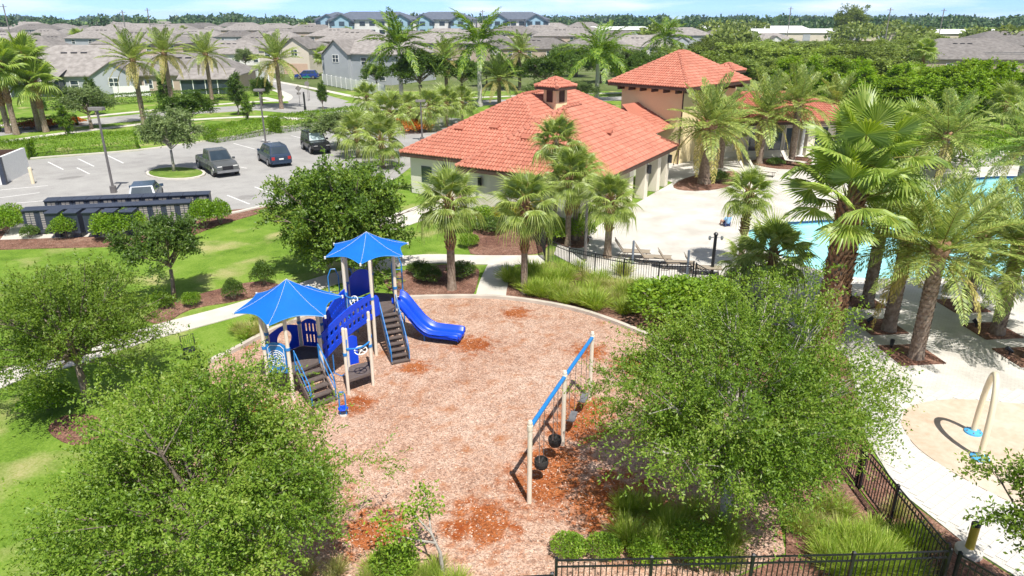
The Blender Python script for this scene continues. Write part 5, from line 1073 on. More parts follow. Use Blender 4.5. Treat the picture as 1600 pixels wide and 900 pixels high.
# ground spotlights by the palm squares
for i, (x, y, lb) in enumerate([(1357,507,'small black spotlight beside the left palm square'),(1392,545,'small black spotlight beside the nearest palm square'),(1524,512,'small black spotlight beside the right palm square'),(1576,556,'small black spotlight at the right edge palm square'),(1328,470,'small black spotlight beside the farthest left palm square')]):
    p = G(x,y); o = empty('spotlight', (p.x,p.y,.02), i, lb, 'spotlight', 'deck spotlights'); g = MB(); g.tube([(0,0,0),(0,0,.16)], .025, 6); g.build('stake', M['black'], o); g = MB(); g.tube([(-.1,0,.14),(.14,0,.30)], [.06,.09], 8); g.build('lamp_housing', M['black'], o)
# small mesh chair seen over the left tree
p = G(300,562); o = empty('mesh_chair', (p.x,p.y,0), R(35), 'small black mesh chair on the grass left of the playground', 'chair'); g = MB(); g.box(-.24,.24,-.22,.22,.42,.45); g.build('seat', M['black'], o); g = MB(); g.tube([(-.24,.22,.45),(-.24,.32,.9),(.24,.32,.9),(.24,.22,.45)], .02, 6)
for q in range(7): g.tube([(-.21+.07*q,.235,.5),(-.21+.07*q,.315,.88)], .006, 4)
g.build('backrest', M['black'], o)
for x, y in ((-.22,-.2),(.22,-.2),(-.22,.2),(.22,.2)): g = MB(); g.tube([(x,y,0),(x,y,.42)], .018, 6); g.build('leg', M['black'], o)
# person sitting on the pool edge
def skinmesh(name, pts, edges, rads, mat, parent=None):
    me = bpy.data.meshes.new(name); me.from_pydata(pts, edges, []); o = ob(name, me, parent); sk = o.modifiers.new('skin','SKIN'); me.materials.append(mat)
    for i, r_ in enumerate(rads): me.skin_vertices[0].data[i].radius = (r_,r_) if not hasattr(r_,'__len__') else r_
    me.skin_vertices[0].data[0].use_root = True; o.modifiers.new('sub','SUBSURF').levels = 1; o.modifiers['sub'].render_levels = 2; return o
p = G(1136,354); per_ = empty('person', (p.x,p.y,.03), R(200), 'person in a light blue shirt sitting on the white deck by the pool edge', 'person')
pts = [(0,0,.12),(0,.02,.34),(0,.03,.54),(0,.02,.64),(0,-.01,.76),(0,-.02,.84),(.17,.03,.56),(.26,-.08,.34),(.20,-.26,.16),(-.17,.03,.56),(-.26,-.06,.34),(-.22,-.24,.14),(.10,-.06,.12),(.15,-.42,.32),(.14,-.50,.02),(.13,-.62,.03),(-.10,-.06,.12),(-.14,-.42,.30),(-.14,-.52,.02),(-.13,-.63,.03)]
eds = [(0,1),(1,2),(2,3),(3,4),(4,5),(2,6),(6,7),(7,8),(2,9),(9,10),(10,11),(0,12),(12,13),(13,14),(14,15),(0,16),(16,17),(17,18),(18,19)]
skinmesh('body', pts, eds, [.14,.12,.12,.055,.095,.08,.055,.04,.03,.055,.04,.03,.085,.065,.045,.035,.085,.065,.045,.035], M['skin'], per_)
skinmesh('shirt', [(0,.0,.14),(0,.02,.34),(0,.03,.55),(.17,.03,.56),(.24,-.05,.40),(-.17,.03,.56),(-.24,-.04,.40)], [(0,1),(1,2),(2,3),(3,4),(2,5),(5,6)], [.165,.15,.13,.075,.06,.075,.06], M['shirt'], per_)
skinmesh('shorts', [(0,0,.12),(.10,-.06,.12),(.14,-.32,.27),(-.10,-.06,.12),(-.13,-.32,.25)], [(0,1),(1,2),(0,3),(3,4)], [.15,.105,.085,.105,.085], M['shorts'], per_)
g = MB(); g.lathe([(.085,.80),(.108,.84),(.10,.90),(.06,.945),(.01,.955)], 12, (0,.0)); g.build('hair', M['hair'], per_, True)
ORD = ['first','second','third','fourth','fifth','sixth','seventh','eighth','ninth','tenth','eleventh','twelfth','thirteenth','fourteenth','fifteenth','sixteenth','seventeenth','eighteenth','nineteenth','twentieth']+['twenty-'+w for w in ['first','second','third','fourth','fifth','sixth','seventh','eighth','ninth']]
# ---------------------------------------------------------------- planting: near trees
T = tree_mesh
plant_tree(T(11, 4.1, 3.3, 2.6, 1.6, 500, 10, 24, .072, 'leaf_oak', tr=.16, low=-.75, twl=.75), (-6.2,12.0,0), 'large light green tree filling the bottom left of the playground edge')
plant_tree(T(12, 3.3, 3.0, 2.5, 1.5, 380, 9, 18, .08, 'leaf_oak', tr=.13, low=-.7, twl=.65), (-14.2,20.6,0), 'spreading grey-green tree at the left edge over the footpath')
plant_tree(T(13, 4.15, 3.75, 3.05, 1.6, 560, 10, 22, .074, 'leaf_oak', bark='bark_pale', tr=.15, low=-.75, twl=.8), (5.4,14.6,0), 'large light green tree inside the fence right of the swings')
plant_tree(T(14, 1.5, 3.0, 1.3, 1.6, 120, 8, 14, .09, 'leaf_oak', tr=.1, low=-.8, twl=.5), (11.05,11.5,0), 'small green tree cut by the bottom right corner')
plant_tree(T(15, 3.75, 3.3, 3.5, 1.0, 620, 8, 14, .15, 'leaf_ball', tr=.2, low=-.9, twl=.55), (-8.3,33.0,0), 'dense round dark green tree behind the play structure')
p = G(272,470); plant_tree(T(16, 2.0, 2.9, 1.5, 1.5, 170, 7, 13, .12, 'leaf_dark', tr=.1, low=-.6, twl=.5), p, 'small dark green tree on the lawn with its shadow beside it')
p = G(272,270); isl_t = T(17, 2.7, 3.5, 1.9, 1.9, 210, 7, 12, .17, 'leaf_grey', bark='bark_pale', tr=.12, low=-.6, twl=.6); plant_tree(isl_t, p, 'pale leafy tree on the round parking island')
# thin young tree at the bottom edge
p = G(693,900); yo = empty('young_tree', (p.x,p.y,0), 0, 'thin pale-stemmed sapling leaning at the bottom edge', 'tree'); yo.scale = (1.35,1.35,1.3); g = MB(); g.tube([(0,0,0),(-.04,.02,.5),(-.18,.05,.9),(-.45,.1,1.25)], [.035,.03,.022,.012], 6); g.tube([(-.1,.03,.7),(-.45,-.15,.95),(-.8,-.1,1.0)], [.02,.014,.006], 5); g.tube([(-.18,.05,.9),(-.25,.25,1.35),(-.3,.3,1.6)], [.018,.012,.005], 5); g.build('trunk', M['bark_pale'], yo)
rg = np.random.default_rng(3); C_ = np.array([(-.45,.1,1.3),(-.75,-.1,1.05),(-.3,.3,1.55),(-.62,.2,1.25),(-.9,-.15,.85),(-.15,.2,1.35),(-.5,-.2,1.0),(-1.0,.1,1.1)]); P_ = np.repeat(C_,110,0)+rg.normal(0,.10,(880,3)); ob('crown', quads('young_crown', P_, unit(rg.normal(size=(880,3))), unit(rg.normal(0,.5,(880,3))+np.array([0,0,.9])), .075, .04, M['leaf_bright']), yo)
# ---------------------------------------------------------------- middle distance trees
m_oak = T(21, 3.0, 3.8, 2.4, 1.8, 190, 6, 11, .22, 'leaf_dark', tr=.18, low=-.6, twl=.7); m_gry = T(22, 3.0, 3.5, 2.2, 1.7, 180, 6, 11, .21, 'leaf_grey', tr=.15, low=-.6, twl=.7)
m_cone = T(23, 1.35, 2.6, 2.5, .5, 150, 6, 10, .16, 'leaf_dark', tr=.1, low=-.95, twl=.35, cone=1); m_cone2 = T(24, 1.35, 2.4, 2.3, .5, 150, 6, 10, .15, 'leaf_gold2' if 'leaf_gold2' in M else 'leaf_ball', tr=.1, low=-.95, twl=.35, cone=1)
m_wood = [T(30+i, 3.4, 4.0, 2.9, 1.6, 170, 6, 10, .27, 'leaf_wood', tr=.2, low=-.8, twl=.8, lobes=12) for i in range(2)]; m_pine = [T(40+i, 2.2, 4.4, 3.9, 1.0, 170, 6, 10, .24, 'leaf_pine', tr=.14, low=-.95, twl=.7, cone=1, lobes=16) for i in range(2)]
def tr_at(ms, bx, by, ty, label, base_h, group=None, wpx=None, base_w=None, **k):
    """base pixel, crown-top row and crown width give position, height and spread"""
    p = G(bx,by); h = HT(p.y,ty); sz = h/base_h; s_ = sz if not wpx else wpx/FPX*(p.y*math.cos(PITCH)+CAMH*math.sin(PITCH))/base_w
    return plant_tree(ms, p, label, s=s_, sz=sz, rz=random.uniform(0,6), group=group, **k)
tr_at(m_gry, 143,202,122, 'grey-green street tree left of the leaning date palm', 6.1, wpx=100, base_w=6)
tr_at(m_oak, 298,206,138, 'dark rounded shrub-like tree between hedge and road', 6.1, wpx=92, base_w=6)
tr_at(m_cone, 372,180,102, 'dark conical tree before the screened lanai house', 5.2); tr_at(m_cone, 505,170,120, 'dark conical tree in front of the white fence', 5.2); tr_at(m_cone2, 388,188,140, 'bronze-green conical tree at the hedge end', 4.8)
tr_at(m_cone2, 105,212,155, 'bronze-green conical tree behind the left hedge', 4.8); tr_at(m_cone, 150,180,110, 'dark conical tree behind the grey-green street tree', 5.2); tr_at(m_cone, 262,168,100, 'dark conical tree between the date palms', 5.2); tr_at(m_oak, 410,165,115, 'small bright tree by the corner house lawn', 6.1, wpx=40, base_w=6)
tr_at(m_gry, 530,232,165, 'loose grey-green tree at the end of the parking hedge', 6.1, wpx=110, base_w=6); tr_at(m_oak, 660,158,70, 'dark full tree behind the first royal palm', 6.1, wpx=110, base_w=6); tr_at(m_oak, 720,150,85, 'dark full tree between the royal palms', 6.1, wpx=80, base_w=6)
for i, (x, by, ty, w) in enumerate(sorted([(590,140,95,50),(790,140,90,70),(850,150,78,80),(875,138,70,60),(760,135,88,60),(975,150,82,80),(905,165,120,70),(850,165,118,90),(1010,138,75,80),(940,130,74,90),(900,120,70,70),(985,120,68,70),(1040,110,66,70),(820,120,80,60),(950,105,62,60),(880,100,62,50)])): tr_at([m_oak,m_gry][i%2], x, by, ty, f'leafy garden tree in the belt behind the clubhouse, {ORD[i]} from the left', 6.1, 'garden trees behind the clubhouse', w, 6)
# the wood on the right
wd = [(1095,118,62,80),(1130,112,56,70),(1160,122,60,90),(1195,110,62,80),(1225,125,66,90),(1255,112,60,80),(1290,118,64,80),(1320,108,58,80),(1345,122,66,90),(1380,106,56,80),(1405,118,62,80),(1180,150,82,100),(1235,150,86,90),(1285,150,88,100),(1330,150,84,100),(1385,150,88,100),(1130,145,80,90),(1080,140,72,90),(1050,130,66,80),(1425,100,54,70),(1460,92,50,70),(1110,100,54,60),(1210,100,56,60),(1300,98,56,60)]
for i, (x, by, ty, w) in enumerate(sorted(wd)): tr_at(m_wood[i%2], x, by, ty, f'olive-green broadleaf tree in the wood behind the pool house, {ORD[i]} from the left', 6.9, 'broadleaf trees of the wood', w*1.25, 6.8)
pn_ = [(1225,160,75,60),(1262,165,78,60),(1300,158,76,60),(1335,165,84,60),(1400,170,92,70),(1450,165,92,60),(1480,180,84,80),(1510,176,78,80),(1535,185,84,80),(1560,172,90,70),(1590,190,95,70),(1440,190,110,70),(1475,205,112,70),(1505,205,100,80),(1390,185,110,70),(1540,200,108,70),(1590,150,108,60),(1425,150,88,50)]
for i, (x, by, ty, w) in enumerate(sorted(pn_)): tr_at(m_pine[i%2], x, by, ty, f'bright green pine-like tree at right, {ORD[i]} from the left in its stand', 8.3, 'bright pines on the right', w*1.1, 4.4)
tr_at(m_wood[0], 1324,60,2, 'tall dark casuarina standing above the far tree line', 6.9, wpx=62, base_w=6.8)
tr_at(m_wood[1], 1218,44,20, 'small dark tree above the tree line left of the tall casuarina', 6.9, wpx=26, base_w=6.8)
# ---------------------------------------------------------------- palms
def palm_at(bx, by, ty, kind, label, **k): p = G(bx,by); return palm(p, kind, max(.8,HT(p.y,ty)), label, **k)
palm_at(706,452,310,'sabal','cabbage palm with shaggy trunk behind the slide, left of the path', s=1.0, r_=.2, seed=1)
palm_at(819,458,314,'sabal','cabbage palm rising from the grass bed right of the path', s=1.0, r_=.16, seed=2)
palm_at(866,372,216,'sabal','tallest cabbage palm against the clubhouse roof', s=.9, r_=.14, style='plain', seed=3)
palm_at(887,384,275,'sabal','left trunk of the cabbage palm pair by the gate', s=1.0, r_=.17, seed=4); palm_at(898,376,262,'sabal','right trunk of the cabbage palm pair by the gate', s=.95, r_=.17, seed=5)
palm_at(949,402,308,'sabal','cabbage palm with fat shaggy trunk before the breezeway', s=1.0, r_=.2, seed=6)
palm_at(1156,420,298,'sabal','cabbage palm beside the seated person', s=.82, r_=.17, seed=7); palm_at(1198,470,392,'sabal','low cabbage palm in front of the pool corner', s=1.1, r_=.17, seed=8); palm_at(1160,455,400,'sabal','short cabbage palm left of the low palm by the pool', s=.8, r_=.15, seed=9, n=22)
palm((12.0,24.6,0),'big',6.0,'huge near fan palm with red-brown shaggy trunk, front of the pair', s=.98, r_=.34, seed=10, n=18, dry=.0, boot0=.05); palm((12.7,25.4,0),'big',7.4,'huge near fan palm, taller trunk of the pair', s=.98, r_=.31, seed=11, n=18, dry=.0, boot0=.05)
for i, (bx, by, ty, lb, s_) in enumerate([(1430,560,388,'nearest date palm in a mulch square, clean lower trunk',1.05),(1388,517,360,'date palm in the mulch square left of the nearest one',1.0),(1354,478,345,'date palm in the farthest left mulch square',1.0),(1508,482,372,'date palm in the mulch square nearest the pool',1.0),(1557,522,385,'date palm in the right mulch square with green tuft',1.0),(1612,562,400,'date palm at the right edge of the picture',1.1),(1625,470,270,'date palm crown entering from the right above the pool',1.1)]): palm_at(bx,by,ty,'date',lb, s=s_, seed=20+i, r_=.25, dry=.06)
for i, (bx, by, ty, lb, s_) in enumerate([(1100,287,195,'date palm with thick shaggy trunk in the round bed',1.3),(1124,262,195,'slimmer date palm behind the thick one in the round bed',1.0),(1186,256,178,'date palm before the left windows of the pool house',1.25),(1236,254,160,'date palm before the right windows of the pool house',1.2),(1296,225,160,'date palm right of the pool house roof',1.1),(1466,279,212,'date palm by the white loungers at the far hedge',1.35),(1478,262,215,'second date palm trunk by the white loungers',1.0),(1590,300,225,'date palm at the right edge before the bright trees',1.3),(226,196,92,'leaning date palm left of the dark round tree',1.25),(272,178,82,'second date palm from the left on the street',1.2),(332,160,84,'third date palm from the left on the street',1.2),(440,170,92,'date palm at the side street corner',1.3),(698,150,92,'date palm between the two royal palms',1.2),(812,140,80,'date palm behind the little roof cupola',1.2),(780,165,122,'date palm with low crown left of the cupola',1.2)]): palm_at(bx,by,ty,'date',lb, s=s_*1.05, seed=40+i, r_=.27 if i else .45, dry=.3 if by < 200 else .12, far=True)
for i, (bx, by, ty, lb) in enumerate([(628,160,88,'royal palm with white trunk before the grey house, left of two'),(750,166,84,'royal palm with white trunk in the middle of the picture'),(932,160,100,'royal palm just left of the tower block'),(1035,120,72,'royal palm behind the tower roof')]): palm_at(bx,by,ty,'royal',lb, s=1.75, seed=60+i, r_=.35)
for i, (bx, by, ty, lb) in enumerate([(14,208,112,'far left fan palm, thick pair at the picture edge'),(26,210,100,'fan palm second from the left edge'),(62,204,88,'tall fan palm right of the edge pair'),(72,206,125,'shorter fan palm leaning behind the tall one'),(508,118,88,'shaggy fan palm beside the cream house'),(1357,150,125,'fan palm in the wood, left of three'),(1405,156,125,'fan palm in the wood, middle of three'),(1418,160,130,'fan palm in the wood, right of three'),(1436,128,78,'tall fan palm with orange boots above the wood'),(1415,240,200,'fan palm tuft behind the giant pair')]): palm_at(bx,by,ty,'fan',lb, s=1.4 if by > 130 else 1.3, seed=70+i, r_=.3, n=26)
for i, (bx, by, ty, lb) in enumerate([(560,245,205,'cabbage palm nearest the black off-road vehicle'),(612,248,175,'cabbage palm at the roof corner by the parking lot'),(598,262,215,'low cabbage palm under the roof corner'),(672,205,165,'cabbage palm by the entrance drive, left'),(698,198,160,'cabbage palm by the entrance drive, middle'),(722,192,158,'cabbage palm by the entrance drive, right'),(575,175,150,'small cabbage palm on the far side of the lot'),(1562,210,160,'pale cabbage palm among the bright trees at right'),(640,192,168,'cabbage palm behind the orange flowers')]): palm_at(bx,by,ty,'sabal',lb, s=1.35, seed=90+i, r_=.2, n=26)
for i, (x, by, ty) in enumerate([(126,78,58),(290,62,50),(477,66,46),(545,76,56),(672,72,58),(838,62,48),(860,52,44),(1415,48,40)]): palm_at(x,by,ty,'fan',f'small far palm among the roofs, {ordn[i]} from the left', s=2.0, seed=110+i, n=18, r_=.3)
# ---------------------------------------------------------------- hedges, shrubs, grasses
h_far = shrub_mesh(1, 6.5, 1.1, 1.5, 9000, .16, 'leaf_hedge', True, 'hedge'); h_dk = shrub_mesh(2, 6.5, .8, 1.4, 7000, .17, 'leaf_dark', True, 'hedge')
def hedge(x0, y0, x1, y1, ms, label, name='hedge', sz=1.0, w=1.0):
    a, b_ = G(x0,y0), G(x1,y1); d = b_-a; o = empty(name, (a+b_)/2, math.atan2(d.y,d.x), label, 'hedge', 'hedges'); s_ = (d.length/13, w, sz); ob('stems', ms[0], o, scale=s_); ob('foliage', ms[1], o, scale=s_)
hedge(-60,252,50,246,h_far,'bright clipped hedge at the left edge of the parking lot'); hedge(55,243,215,230,h_far,'long bright clipped hedge behind the left parking row'); hedge(330,222,430,206,h_far,'bright clipped hedge right of the round dark tree'); hedge(430,207,560,190,h_far,'bright clipped hedge behind the lamp post and vehicles',sz=1.15)
hedge(70,172,250,158,h_dk,'dark hedge along the back garden wall'); hedge(250,160,400,150,h_dk,'dark hedge before the screened porch house'); hedge(0,205,120,195,h_dk,'low red-tipped hedge by the left fan palms',sz=.8); hedge(1280,150,1600,195,h_far,'tall green hedge at the far side of the pool',sz=2.0); hedge(1400,262,1600,250,h_far,'green hedge behind the white loungers',sz=1.6,w=1.5)
s_g = shrub_mesh(3, .9, .9, 1.6, 2600, .11, 'leaf_hedge'); s_d = shrub_mesh(4, .9, .9, 1.2, 2200, .10, 'leaf_dark'); s_y = shrub_mesh(5, 1.0, 1.0, 1.5, 2800, .10, 'leaf_bright'); s_o = shrub_mesh(6, 1.0, .8, .9, 2400, .12, 'leaf_flower'); s_au = shrub_mesh(7, .9, .9, 1.3, 2300, .12, 'leaf_gold')
for x, y, ms, s_, sz, lb in [(105,372,s_g,1.0,1.0,'bright shrub before the left mail cabinets'),(172,374,s_g,1.3,1.1,'bright shrub before the middle mail cabinets'),(205,368,s_g,1.25,1.1,'bright shrub right of the middle mail shrub'),(322,356,s_g,1.15,1.25,'tall bright shrub at the right end of the mail cabinets'),(345,350,s_g,.9,1.1,'bright shrub on the bend of the mulch strip'),(12,366,s_g,1.1,1.1,'bright shrub left of the mail cabinets'),(48,372,s_d,.7,.7,'small white-flecked shrub left of the mail cabinets'),(20,355,s_y,1.2,1.0,'yellow-green shrub at the left edge'),
      (366,468,s_d,.65,.9,'small dark bush left of the near canopy'),(413,446,s_d,.75,1.1,'dark bush on the lawn left of the round tree'),(670,440,s_d,.9,.7,'low shrub in the bed left of the shaggy palm'),(722,432,s_d,1.0,.7,'low shrub in the bed right of the shaggy palm'),(655,428,s_d,.8,.6,'low shrub at the back of the palm bed'),
      (752,352,s_y,1.3,.9,'green shrub at the clubhouse wall'),(790,352,s_au,1.3,1.1,'golden shrub at the clubhouse wall'),(815,345,s_au,1.1,1.0,'golden shrub right of the first golden one'),(768,362,s_d,1.4,.8,'dark shrub below the golden ones'),(732,385,s_g,.8,.5,'low green shrub left of the purple mulch'),(725,360,s_g,1.0,.5,'low green shrub along the lawn curve'),
      (868,378,s_y,1.3,1.1,'bright shrub inside the fence by the gate'),(905,376,s_y,1.2,1.1,'bright shrub inside the fence right of the gate palms'),(1050,505,s_y,2.2,1.5,'big yellow-green shrub at the end of the grass bed'),(1100,500,s_y,1.9,1.4,'big yellow-green shrub before the deck pole'),(1015,478,s_y,1.2,.9,'yellow-green shrub at the fence'),
      (652,205,s_o,2.6,1.5,'orange flowering bed at the parking entrance'),(628,196,s_o,1.6,1.0,'small orange flower bed behind the roof hip'),(100,196,s_o,2.4,1.2,'orange-red flowering shrub by the left road'),(60,200,s_o,2.4,1.1,'orange-red flowering shrub at the left palms'),(1120,285,s_d,1.3,.9,'dark strappy shrub in the round palm bed'),(1210,258,s_d,1.0,.6,'low shrub by the pool house windows'),
      (890,866,s_y,.55,.4,'bright low shrub at the left end of the bottom fence'),(945,866,s_y,.55,.38,'bright low shrub behind the bottom fence'),(1010,872,s_y,.6,.36,'bright low shrub behind the middle of the bottom fence'),(620,895,s_y,.7,.5,'bright low shrub at the bottom edge left of the sapling'),(1090,870,s_y,.9,.55,'bright low shrub under the large right tree'),
      (255,480,s_g,.6,.5,'small bush at the foot of the lawn tree'),(300,478,s_g,.55,.45,'small bush right of the lawn tree'),(75,640,s_g,1.0,.6,'leafy bush beneath the left tree')]:
    p = G(x,y); shrub(ms, p, lb, 'planted shrubs', s=s_, sz=sz, rz=random.uniform(0,6))
gm = [grass_mesh(i, .55, .75, 420, 'grass_blade', .016) for i in range(2)]; gd = [grass_mesh(5+i, .55, .7, 420, 'grass_dry', .015) for i in range(2)]
def clump(x, y, ms, s_=1, label='ornamental grass clump in the bed beside the curved kerb', group='grass clumps by the kerb'):
    p = G(x,y); o = ob('grass_clump', random.choice(ms), None, (p.x,p.y,.01), (0,0,random.uniform(0,6)), s_*random.uniform(.85,1.2)); tag(o, label, 'grass', group)
for i in range(46):
    t_ = (i % 23)/22; x = 800+t_*250+random.uniform(-8,8); y = 446+t_*50+random.uniform(-16,14)-(12 if i > 22 else 0); clump(x, y, gm if random.random() < .7 else gd, .95)
for i in range(30): clump(random.uniform(820,1010), random.uniform(425,480), gm if i % 3 else gd, .8)
for i in range(30): t_ = i/29; clump(372+t_*150+random.uniform(-8,8), 534-t_*58+random.uniform(-22,2), gd if i % 3 else gm, .7, 'pale grass clump along the left kerb of the playground', 'grass clumps on the left')
for i in range(26): clump(random.uniform(1290,1440), random.uniform(850,905), gm, .75, 'bright grass clump inside the bottom right fence corner', 'grass clumps in the corner')
for i in range(22): clump(random.uniform(975,1150), random.uniform(800,890), gm, .7, 'tall grass clump under the large right tree', 'grass clumps under the tree')
for i in range(18): clump(random.uniform(480,720), random.uniform(892,925), gm if i % 2 else gd, .5, 'grass clump at the bottom edge by the sapling', 'grass clumps at the bottom')
for i in range(16): clump(random.uniform(1180,1400), random.uniform(790,880), gm if i % 2 else gd, .65, 'loose grass clump in the bed before the right fence', 'grass clumps in the right bed')
for x, y in ((905,425),(1000,452),(1060,450),(945,440)): clump(x, y, gm, .9, 'grass clump growing through the lounger fence', 'grass clumps at the fence')
# ---------------------------------------------------------------- houses and far things
def hz(x, y, rz, w, d, h, rise, wall, label, **k): p = G(x,y); return house((p.x,p.y,0), R(rz), w, d, h, rise, wall, label, **k)
hz(150,140,8,26,16,3.0,4.6,'wall_grey','broad grey-roofed house with screened lanai behind the left palms',gable=(7,7,2,3.0,2.2),windows=5,lanai=(-6,9,4))
hz(60,128,8,18,14,5.4,3.4,'wall_grey','two-storey grey house at the left edge behind the fan palms',gable=(-3,5,1,5.4,1.8))
hz(300,140,6,20,12,3.0,3.4,'wall_tan','brown-roofed house with a dark screened porch behind the date palms',windows=6,lanai=(5,8,2.5))
hz(468,112,-12,13,12,5.6,2.4,'wall_cream','cream two-storey house with garage and shuttered windows',gable=(3.2,7,1.5,5.6,2.2),garage=True,windows=3)
hz(595,126,-28,17,15,5.6,3.4,'wall_grey','large grey-blue two-storey house with a white fence beside it',windows=4,gable=(-4,6,1,5.6,2.4))
hz(370,100,0,20,12,3.0,3.2,'wall_white','white house with brown roof behind the side street',gable=(-5,6,2,3,2)); hz(25,104,4,26,14,3.0,3.8,'wall_grey','grey-roofed house in the second row at far left',gable=(4,7,2,3,2.2))
MID = sorted([(235,98,24),(180,84,26),(100,80,26),(300,84,24),(410,84,22),(560,92,22),(640,88,24),(530,78,22),(700,96,22),(640,74,26),(760,84,24),(840,90,24),(880,78,24),(20,74,26),(800,72,24),(1130,68,26),(1190,74,26),(930,92,24),(1000,86,24),(960,74,24),(1060,76,24),(720,76,24),(440,74,22),(250,74,24)])
for i, (x, y, w) in enumerate(MID):
    hz(x, y, random.uniform(-14,14), w, 14, random.choice([3.0,3.0,5.4]), random.uniform(2.8,3.8), random.choice(['wall_grey','wall_white','wall_tan','wall_cream']), f'grey-brown roofed house of the middle rows, {ORD[i]} from the left', windows=4, group='houses of the middle rows', gable=(random.uniform(-5,5),6,1.5,3.0,1.8) if i % 2 else None)
hz(1500,110,-10,34,22,3.2,4.2,'wall_tan','large grey-brown roofed house at right behind the bright trees',windows=5); hz(1580,84,-6,40,22,3.2,4.4,'wall_tan','second large roofed house at the right edge',windows=5)
sp_ = G(1565,118); so = empty('solar_array', (sp_.x,sp_.y,4.2), R(-10), 'dark solar panels on the roof at the right edge', 'solar panels')
for i in range(5):
    for j in range(2): g = MB(); g.box(i*1.75-4,i*1.75-2.35,j*1.1,j*1.1+1.0,.3+j*.3,.36+j*.3); g.build('solar_panel', M['glass'], so)
for row, (y, cnt_) in enumerate([(67,17),(61,19),(56,21),(52,22),(48.5,24)]):
    for i in range(cnt_):
        x = -40+i*(1000/cnt_)+random.uniform(-6,6)
        hz(x, y+random.uniform(-.8,.8), random.uniform(-15,15), random.uniform(20,28), 14, random.choice([3.0,5.2]), random.uniform(2.8,3.8), random.choice(['wall_grey','wall_white','wall_tan','wall_cream']), f'small far house of the estate, {ORD[i]} from the left in far row {["one","two","three","four","five"][row]}', windows=3, group='houses of the far rows')
def apartment(x, y, rz, w, label, nst=3, nb=9):
    p = G(x,y); o = empty('apartment_building', (p.x,p.y,0), R(rz), label, 'apartment building'); h = 3.7*nst; d = 18; g = MB(); g.box(-w/2,w/2,-d/2,d/2,0,h); g.build('wall', M['wall_white'], o)
    g = MB(); W, D = w/2+1, d/2+1; g.add([(-W,-D,h),(W,-D,h),(W,D,h),(-W,D,h),(-W+D,0,h+3.6),(W-D,0,h+3.6)],[(0,1,5,4),(1,2,5),(2,3,4,5),(3,0,4)]); g.build('roof', M['shingle_slate'], o)
    for s_ in (-1,1):
        bx = s_*(w/2-7); g = MB(); g.box(bx-5,bx+5,-d/2-2.5,-d/2+.2,0,h); g.add([(bx-5,-d/2-2.5,h),(bx+5,-d/2-2.5,h),(bx,-d/2-2.5,h+2.4)],[(0,1,2)]); g.build('bay', M['wall_blue'], o)
        g = MB()
        for q in (-1,1): g.add([(bx+q*6,-d/2-3.2,h-.6),(bx,-d/2-3.2,h+2.7),(bx,-d/2+7,h+2.7),(bx+q*6,-d/2+7,h-.6),(bx+q*6,-d/2-3.2,h-1.3),(bx,-d/2-3.2,h+2.1)],[(0,1,2,3),(0,4,5,1)])
        g.build('gable_roof', [M['shingle_slate'],M['white']], o)
    for st_ in range(nst):
        for i in range(nb):
            wx = -w/2+(i+.5)*w/nb; yy = -d/2-(2.5 if abs(abs(wx)-(w/2-7)) < 5 else 0); g = MB(); g.box(wx-1.3,wx+1.3,yy-.12,yy+.05,st_*3.7+.9,st_*3.7+2.8); g.build('window', M['glass'], o)
    return o
EST = sorted([(random.uniform(-20,900), random.uniform(54,112)) for q in range(29)])
for i, (x, y) in enumerate(EST): p = G(x,y); plant_tree([m_oak,m_gry][i%2], p, f'small garden tree among the estate houses, {ORD[i]} from the left', group='garden trees of the estate', s=random.uniform(.7,1.1), rz=i)
def ap_at(x, ytop, wpx, dist, label, nb): # apartment: row of its roof top and width in the view fix its distance and size
    t_ = dist; X = (x-800)/FPX*(t_*math.cos(PITCH)); o = apartment(x, 60, 0, wpx/FPX*t_, label, 3, nb); o.location = (X*1.07,t_,0); return o
ap_at(600,24,125,370,'white and blue apartment block, leftmost of the far blocks',9); ap_at(700,26,95,380,'white and blue apartment block between the royal palms',7); ap_at(808,23,92,390,'white apartment block with slate roof right of centre',8); ap_at(545,30,55,400,'small blue and white apartment block at the left end of the row',4)
for x, w, dist, lb in [(1240,230,420,'long white warehouse roof behind the wood, left'),(1460,150,400,'long white warehouse roof behind the wood, right'),(960,120,520,'pale low warehouse beyond the royal palms'),(1150,150,560,'pale low warehouse at the horizon left of the casuarina')]:
    X = (x-800)/FPX*dist; o = empty('warehouse', (X,dist,0), R(3), lb, 'warehouse'); ww = w/FPX*dist; g = MB(); g.box(-ww/2,ww/2,-14,14,0,4.2); g.build('wall', M['wall_cream'], o); g = MB(); g.add([(-ww/2-.5,-14.6,4.2),(ww/2+.5,-14.6,4.2),(ww/2+.5,0,6.2),(-ww/2-.5,0,6.2),(ww/2+.5,14.6,4.2),(-ww/2-.5,14.6,4.2)],[(0,1,2,3),(3,2,4,5)]); g.build('roof', M['white'], o)
    for i in range(int(ww/14)): g = MB(); g.box(-ww/2+7+i*14-2,-ww/2+7+i*14+2,-14.15,-13.9,.2,3.6); g.build('loading_door', M['wall_grey'], o)
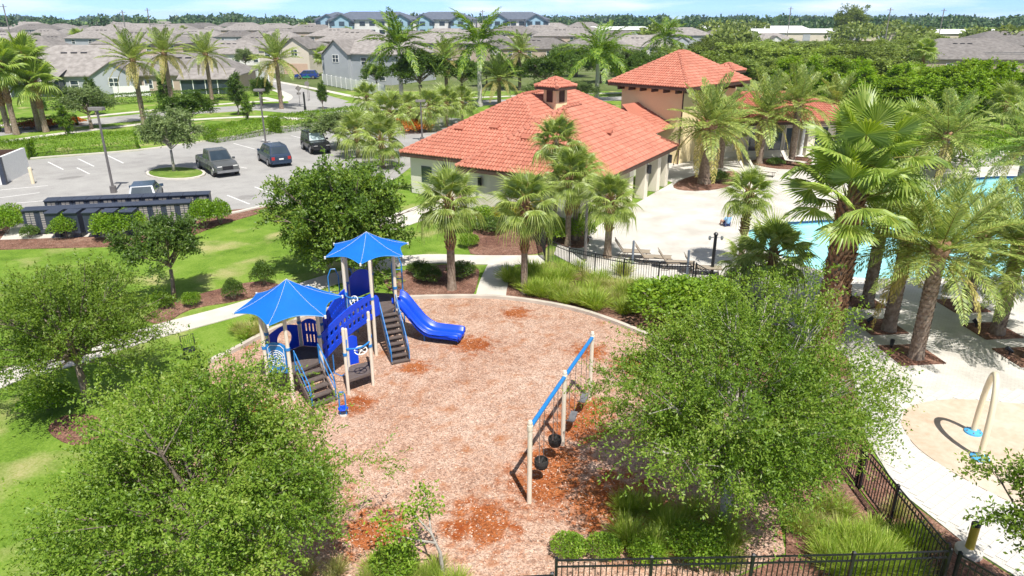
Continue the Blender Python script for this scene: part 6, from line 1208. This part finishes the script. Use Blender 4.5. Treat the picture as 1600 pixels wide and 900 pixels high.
# far woodland: one mass of crowns to the horizon
def far_wood(name, label, specs, leaf, n_per, mat):
    Ps = []; 
    for (x, yd, r_, h) in specs:
        n_ = n_per; D = unit(RNG.normal(size=(n_,3))); D[:,2] = np.abs(D[:,2]); P = D*(RNG.random(n_)**.35)[:,None]*np.array([r_,r_,h*.62]); P[:,2] += h*.38; P += np.array([x,yd,0]); Ps.append(P)
    P = np.concatenate(Ps); n_ = len(P); me = quads(name, P, unit(RNG.normal(size=(n_,3))), unit(RNG.normal(0,.6,(n_,3))+np.array([0,-.5,.6])), leaf*RNG.uniform(.6,1.4,n_), leaf*.8, M[mat]); tag(ob(name, me), label, 'woodland', kind='stuff')
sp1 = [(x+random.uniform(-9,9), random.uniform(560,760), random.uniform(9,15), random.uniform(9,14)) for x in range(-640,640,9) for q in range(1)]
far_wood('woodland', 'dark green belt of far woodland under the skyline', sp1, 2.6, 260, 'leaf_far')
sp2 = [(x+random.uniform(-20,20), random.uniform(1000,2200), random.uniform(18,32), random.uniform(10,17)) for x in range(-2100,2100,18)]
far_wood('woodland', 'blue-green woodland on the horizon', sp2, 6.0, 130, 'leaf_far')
sp3 = [(x+random.uniform(-6,6), random.uniform(250,470), random.uniform(6,10), random.uniform(7,11)) for x in list(range(150,460,7))+list(range(60,150,10))]
far_wood('woodland', 'green woodland around the warehouses at right', sp3, 1.7, 420, 'leaf_wood')
for x, dist, h in [(62,300,17),(233,330,15),(270,340,16),(757,420,16),(1205,380,17),(1350,330,16),(1428,360,16)]:
    X = (x-800)/FPX*dist; o = empty('power_pole', (X,dist,0), 0, f'slim far power pole standing at the skyline, {["left edge","left","left of centre","centre","right of the tower","by the casuarina","right"][[62,233,270,757,1205,1350,1428].index(x)]}', 'pole', 'far power poles'); g = MB(); g.tube([(0,0,0),(0,0,h)], .22, 6); g.build('pole', M['greyhead'], o); g = MB(); g.box(-1.3,1.3,-.1,.1,h-1,h-.8); g.build('crossarm', M['greyhead'], o)
# white garden fences and walls of the estate
def board_fence(x0, y0, x1, y1, h, label):
    a, b_ = G(x0,y0), G(x1,y1); d = b_-a; L = d.length; o = empty('board_fence', a, math.atan2(d.y,d.x), label, 'fence'); n_ = max(2,int(L/2.2))
    for i in range(n_+1): g = MB(); g.box(i*L/n_-.08,i*L/n_+.08,-.08,.08,0,h+.12); g.build('post', M['white'], o)
    for i in range(n_): g = MB(); g.box(i*L/n_+.08,(i+1)*L/n_-.08,-.03,.03,.08,h); g.build('panel', M['white'], o)
board_fence(505,132,602,152,1.9,'white board fence beside the grey-blue house'); board_fence(345,118,420,128,1.8,'white board fence across the side street'); board_fence(180,152,235,150,1.7,'white board fence in the back garden behind the leaning palm')
# ---------------------------------------------------------------- thin summer haze
g = MB(); g.box(-2600,2600,-60,6100,-2.4,45); hm = bpy.data.materials.new('haze_air'); hm.use_nodes = True; n = hm.node_tree; n.nodes.clear()
o_ = N(n,'ShaderNodeOutputMaterial'); pv_ = N(n,'ShaderNodeVolumePrincipled', i_Density=.00011); pv_.inputs['Color'].default_value = (.62,.80,1,1); n.links.new(pv_.outputs[0], o_.inputs['Volume'])
tag(g.build('haze', hm), kind='stuff')
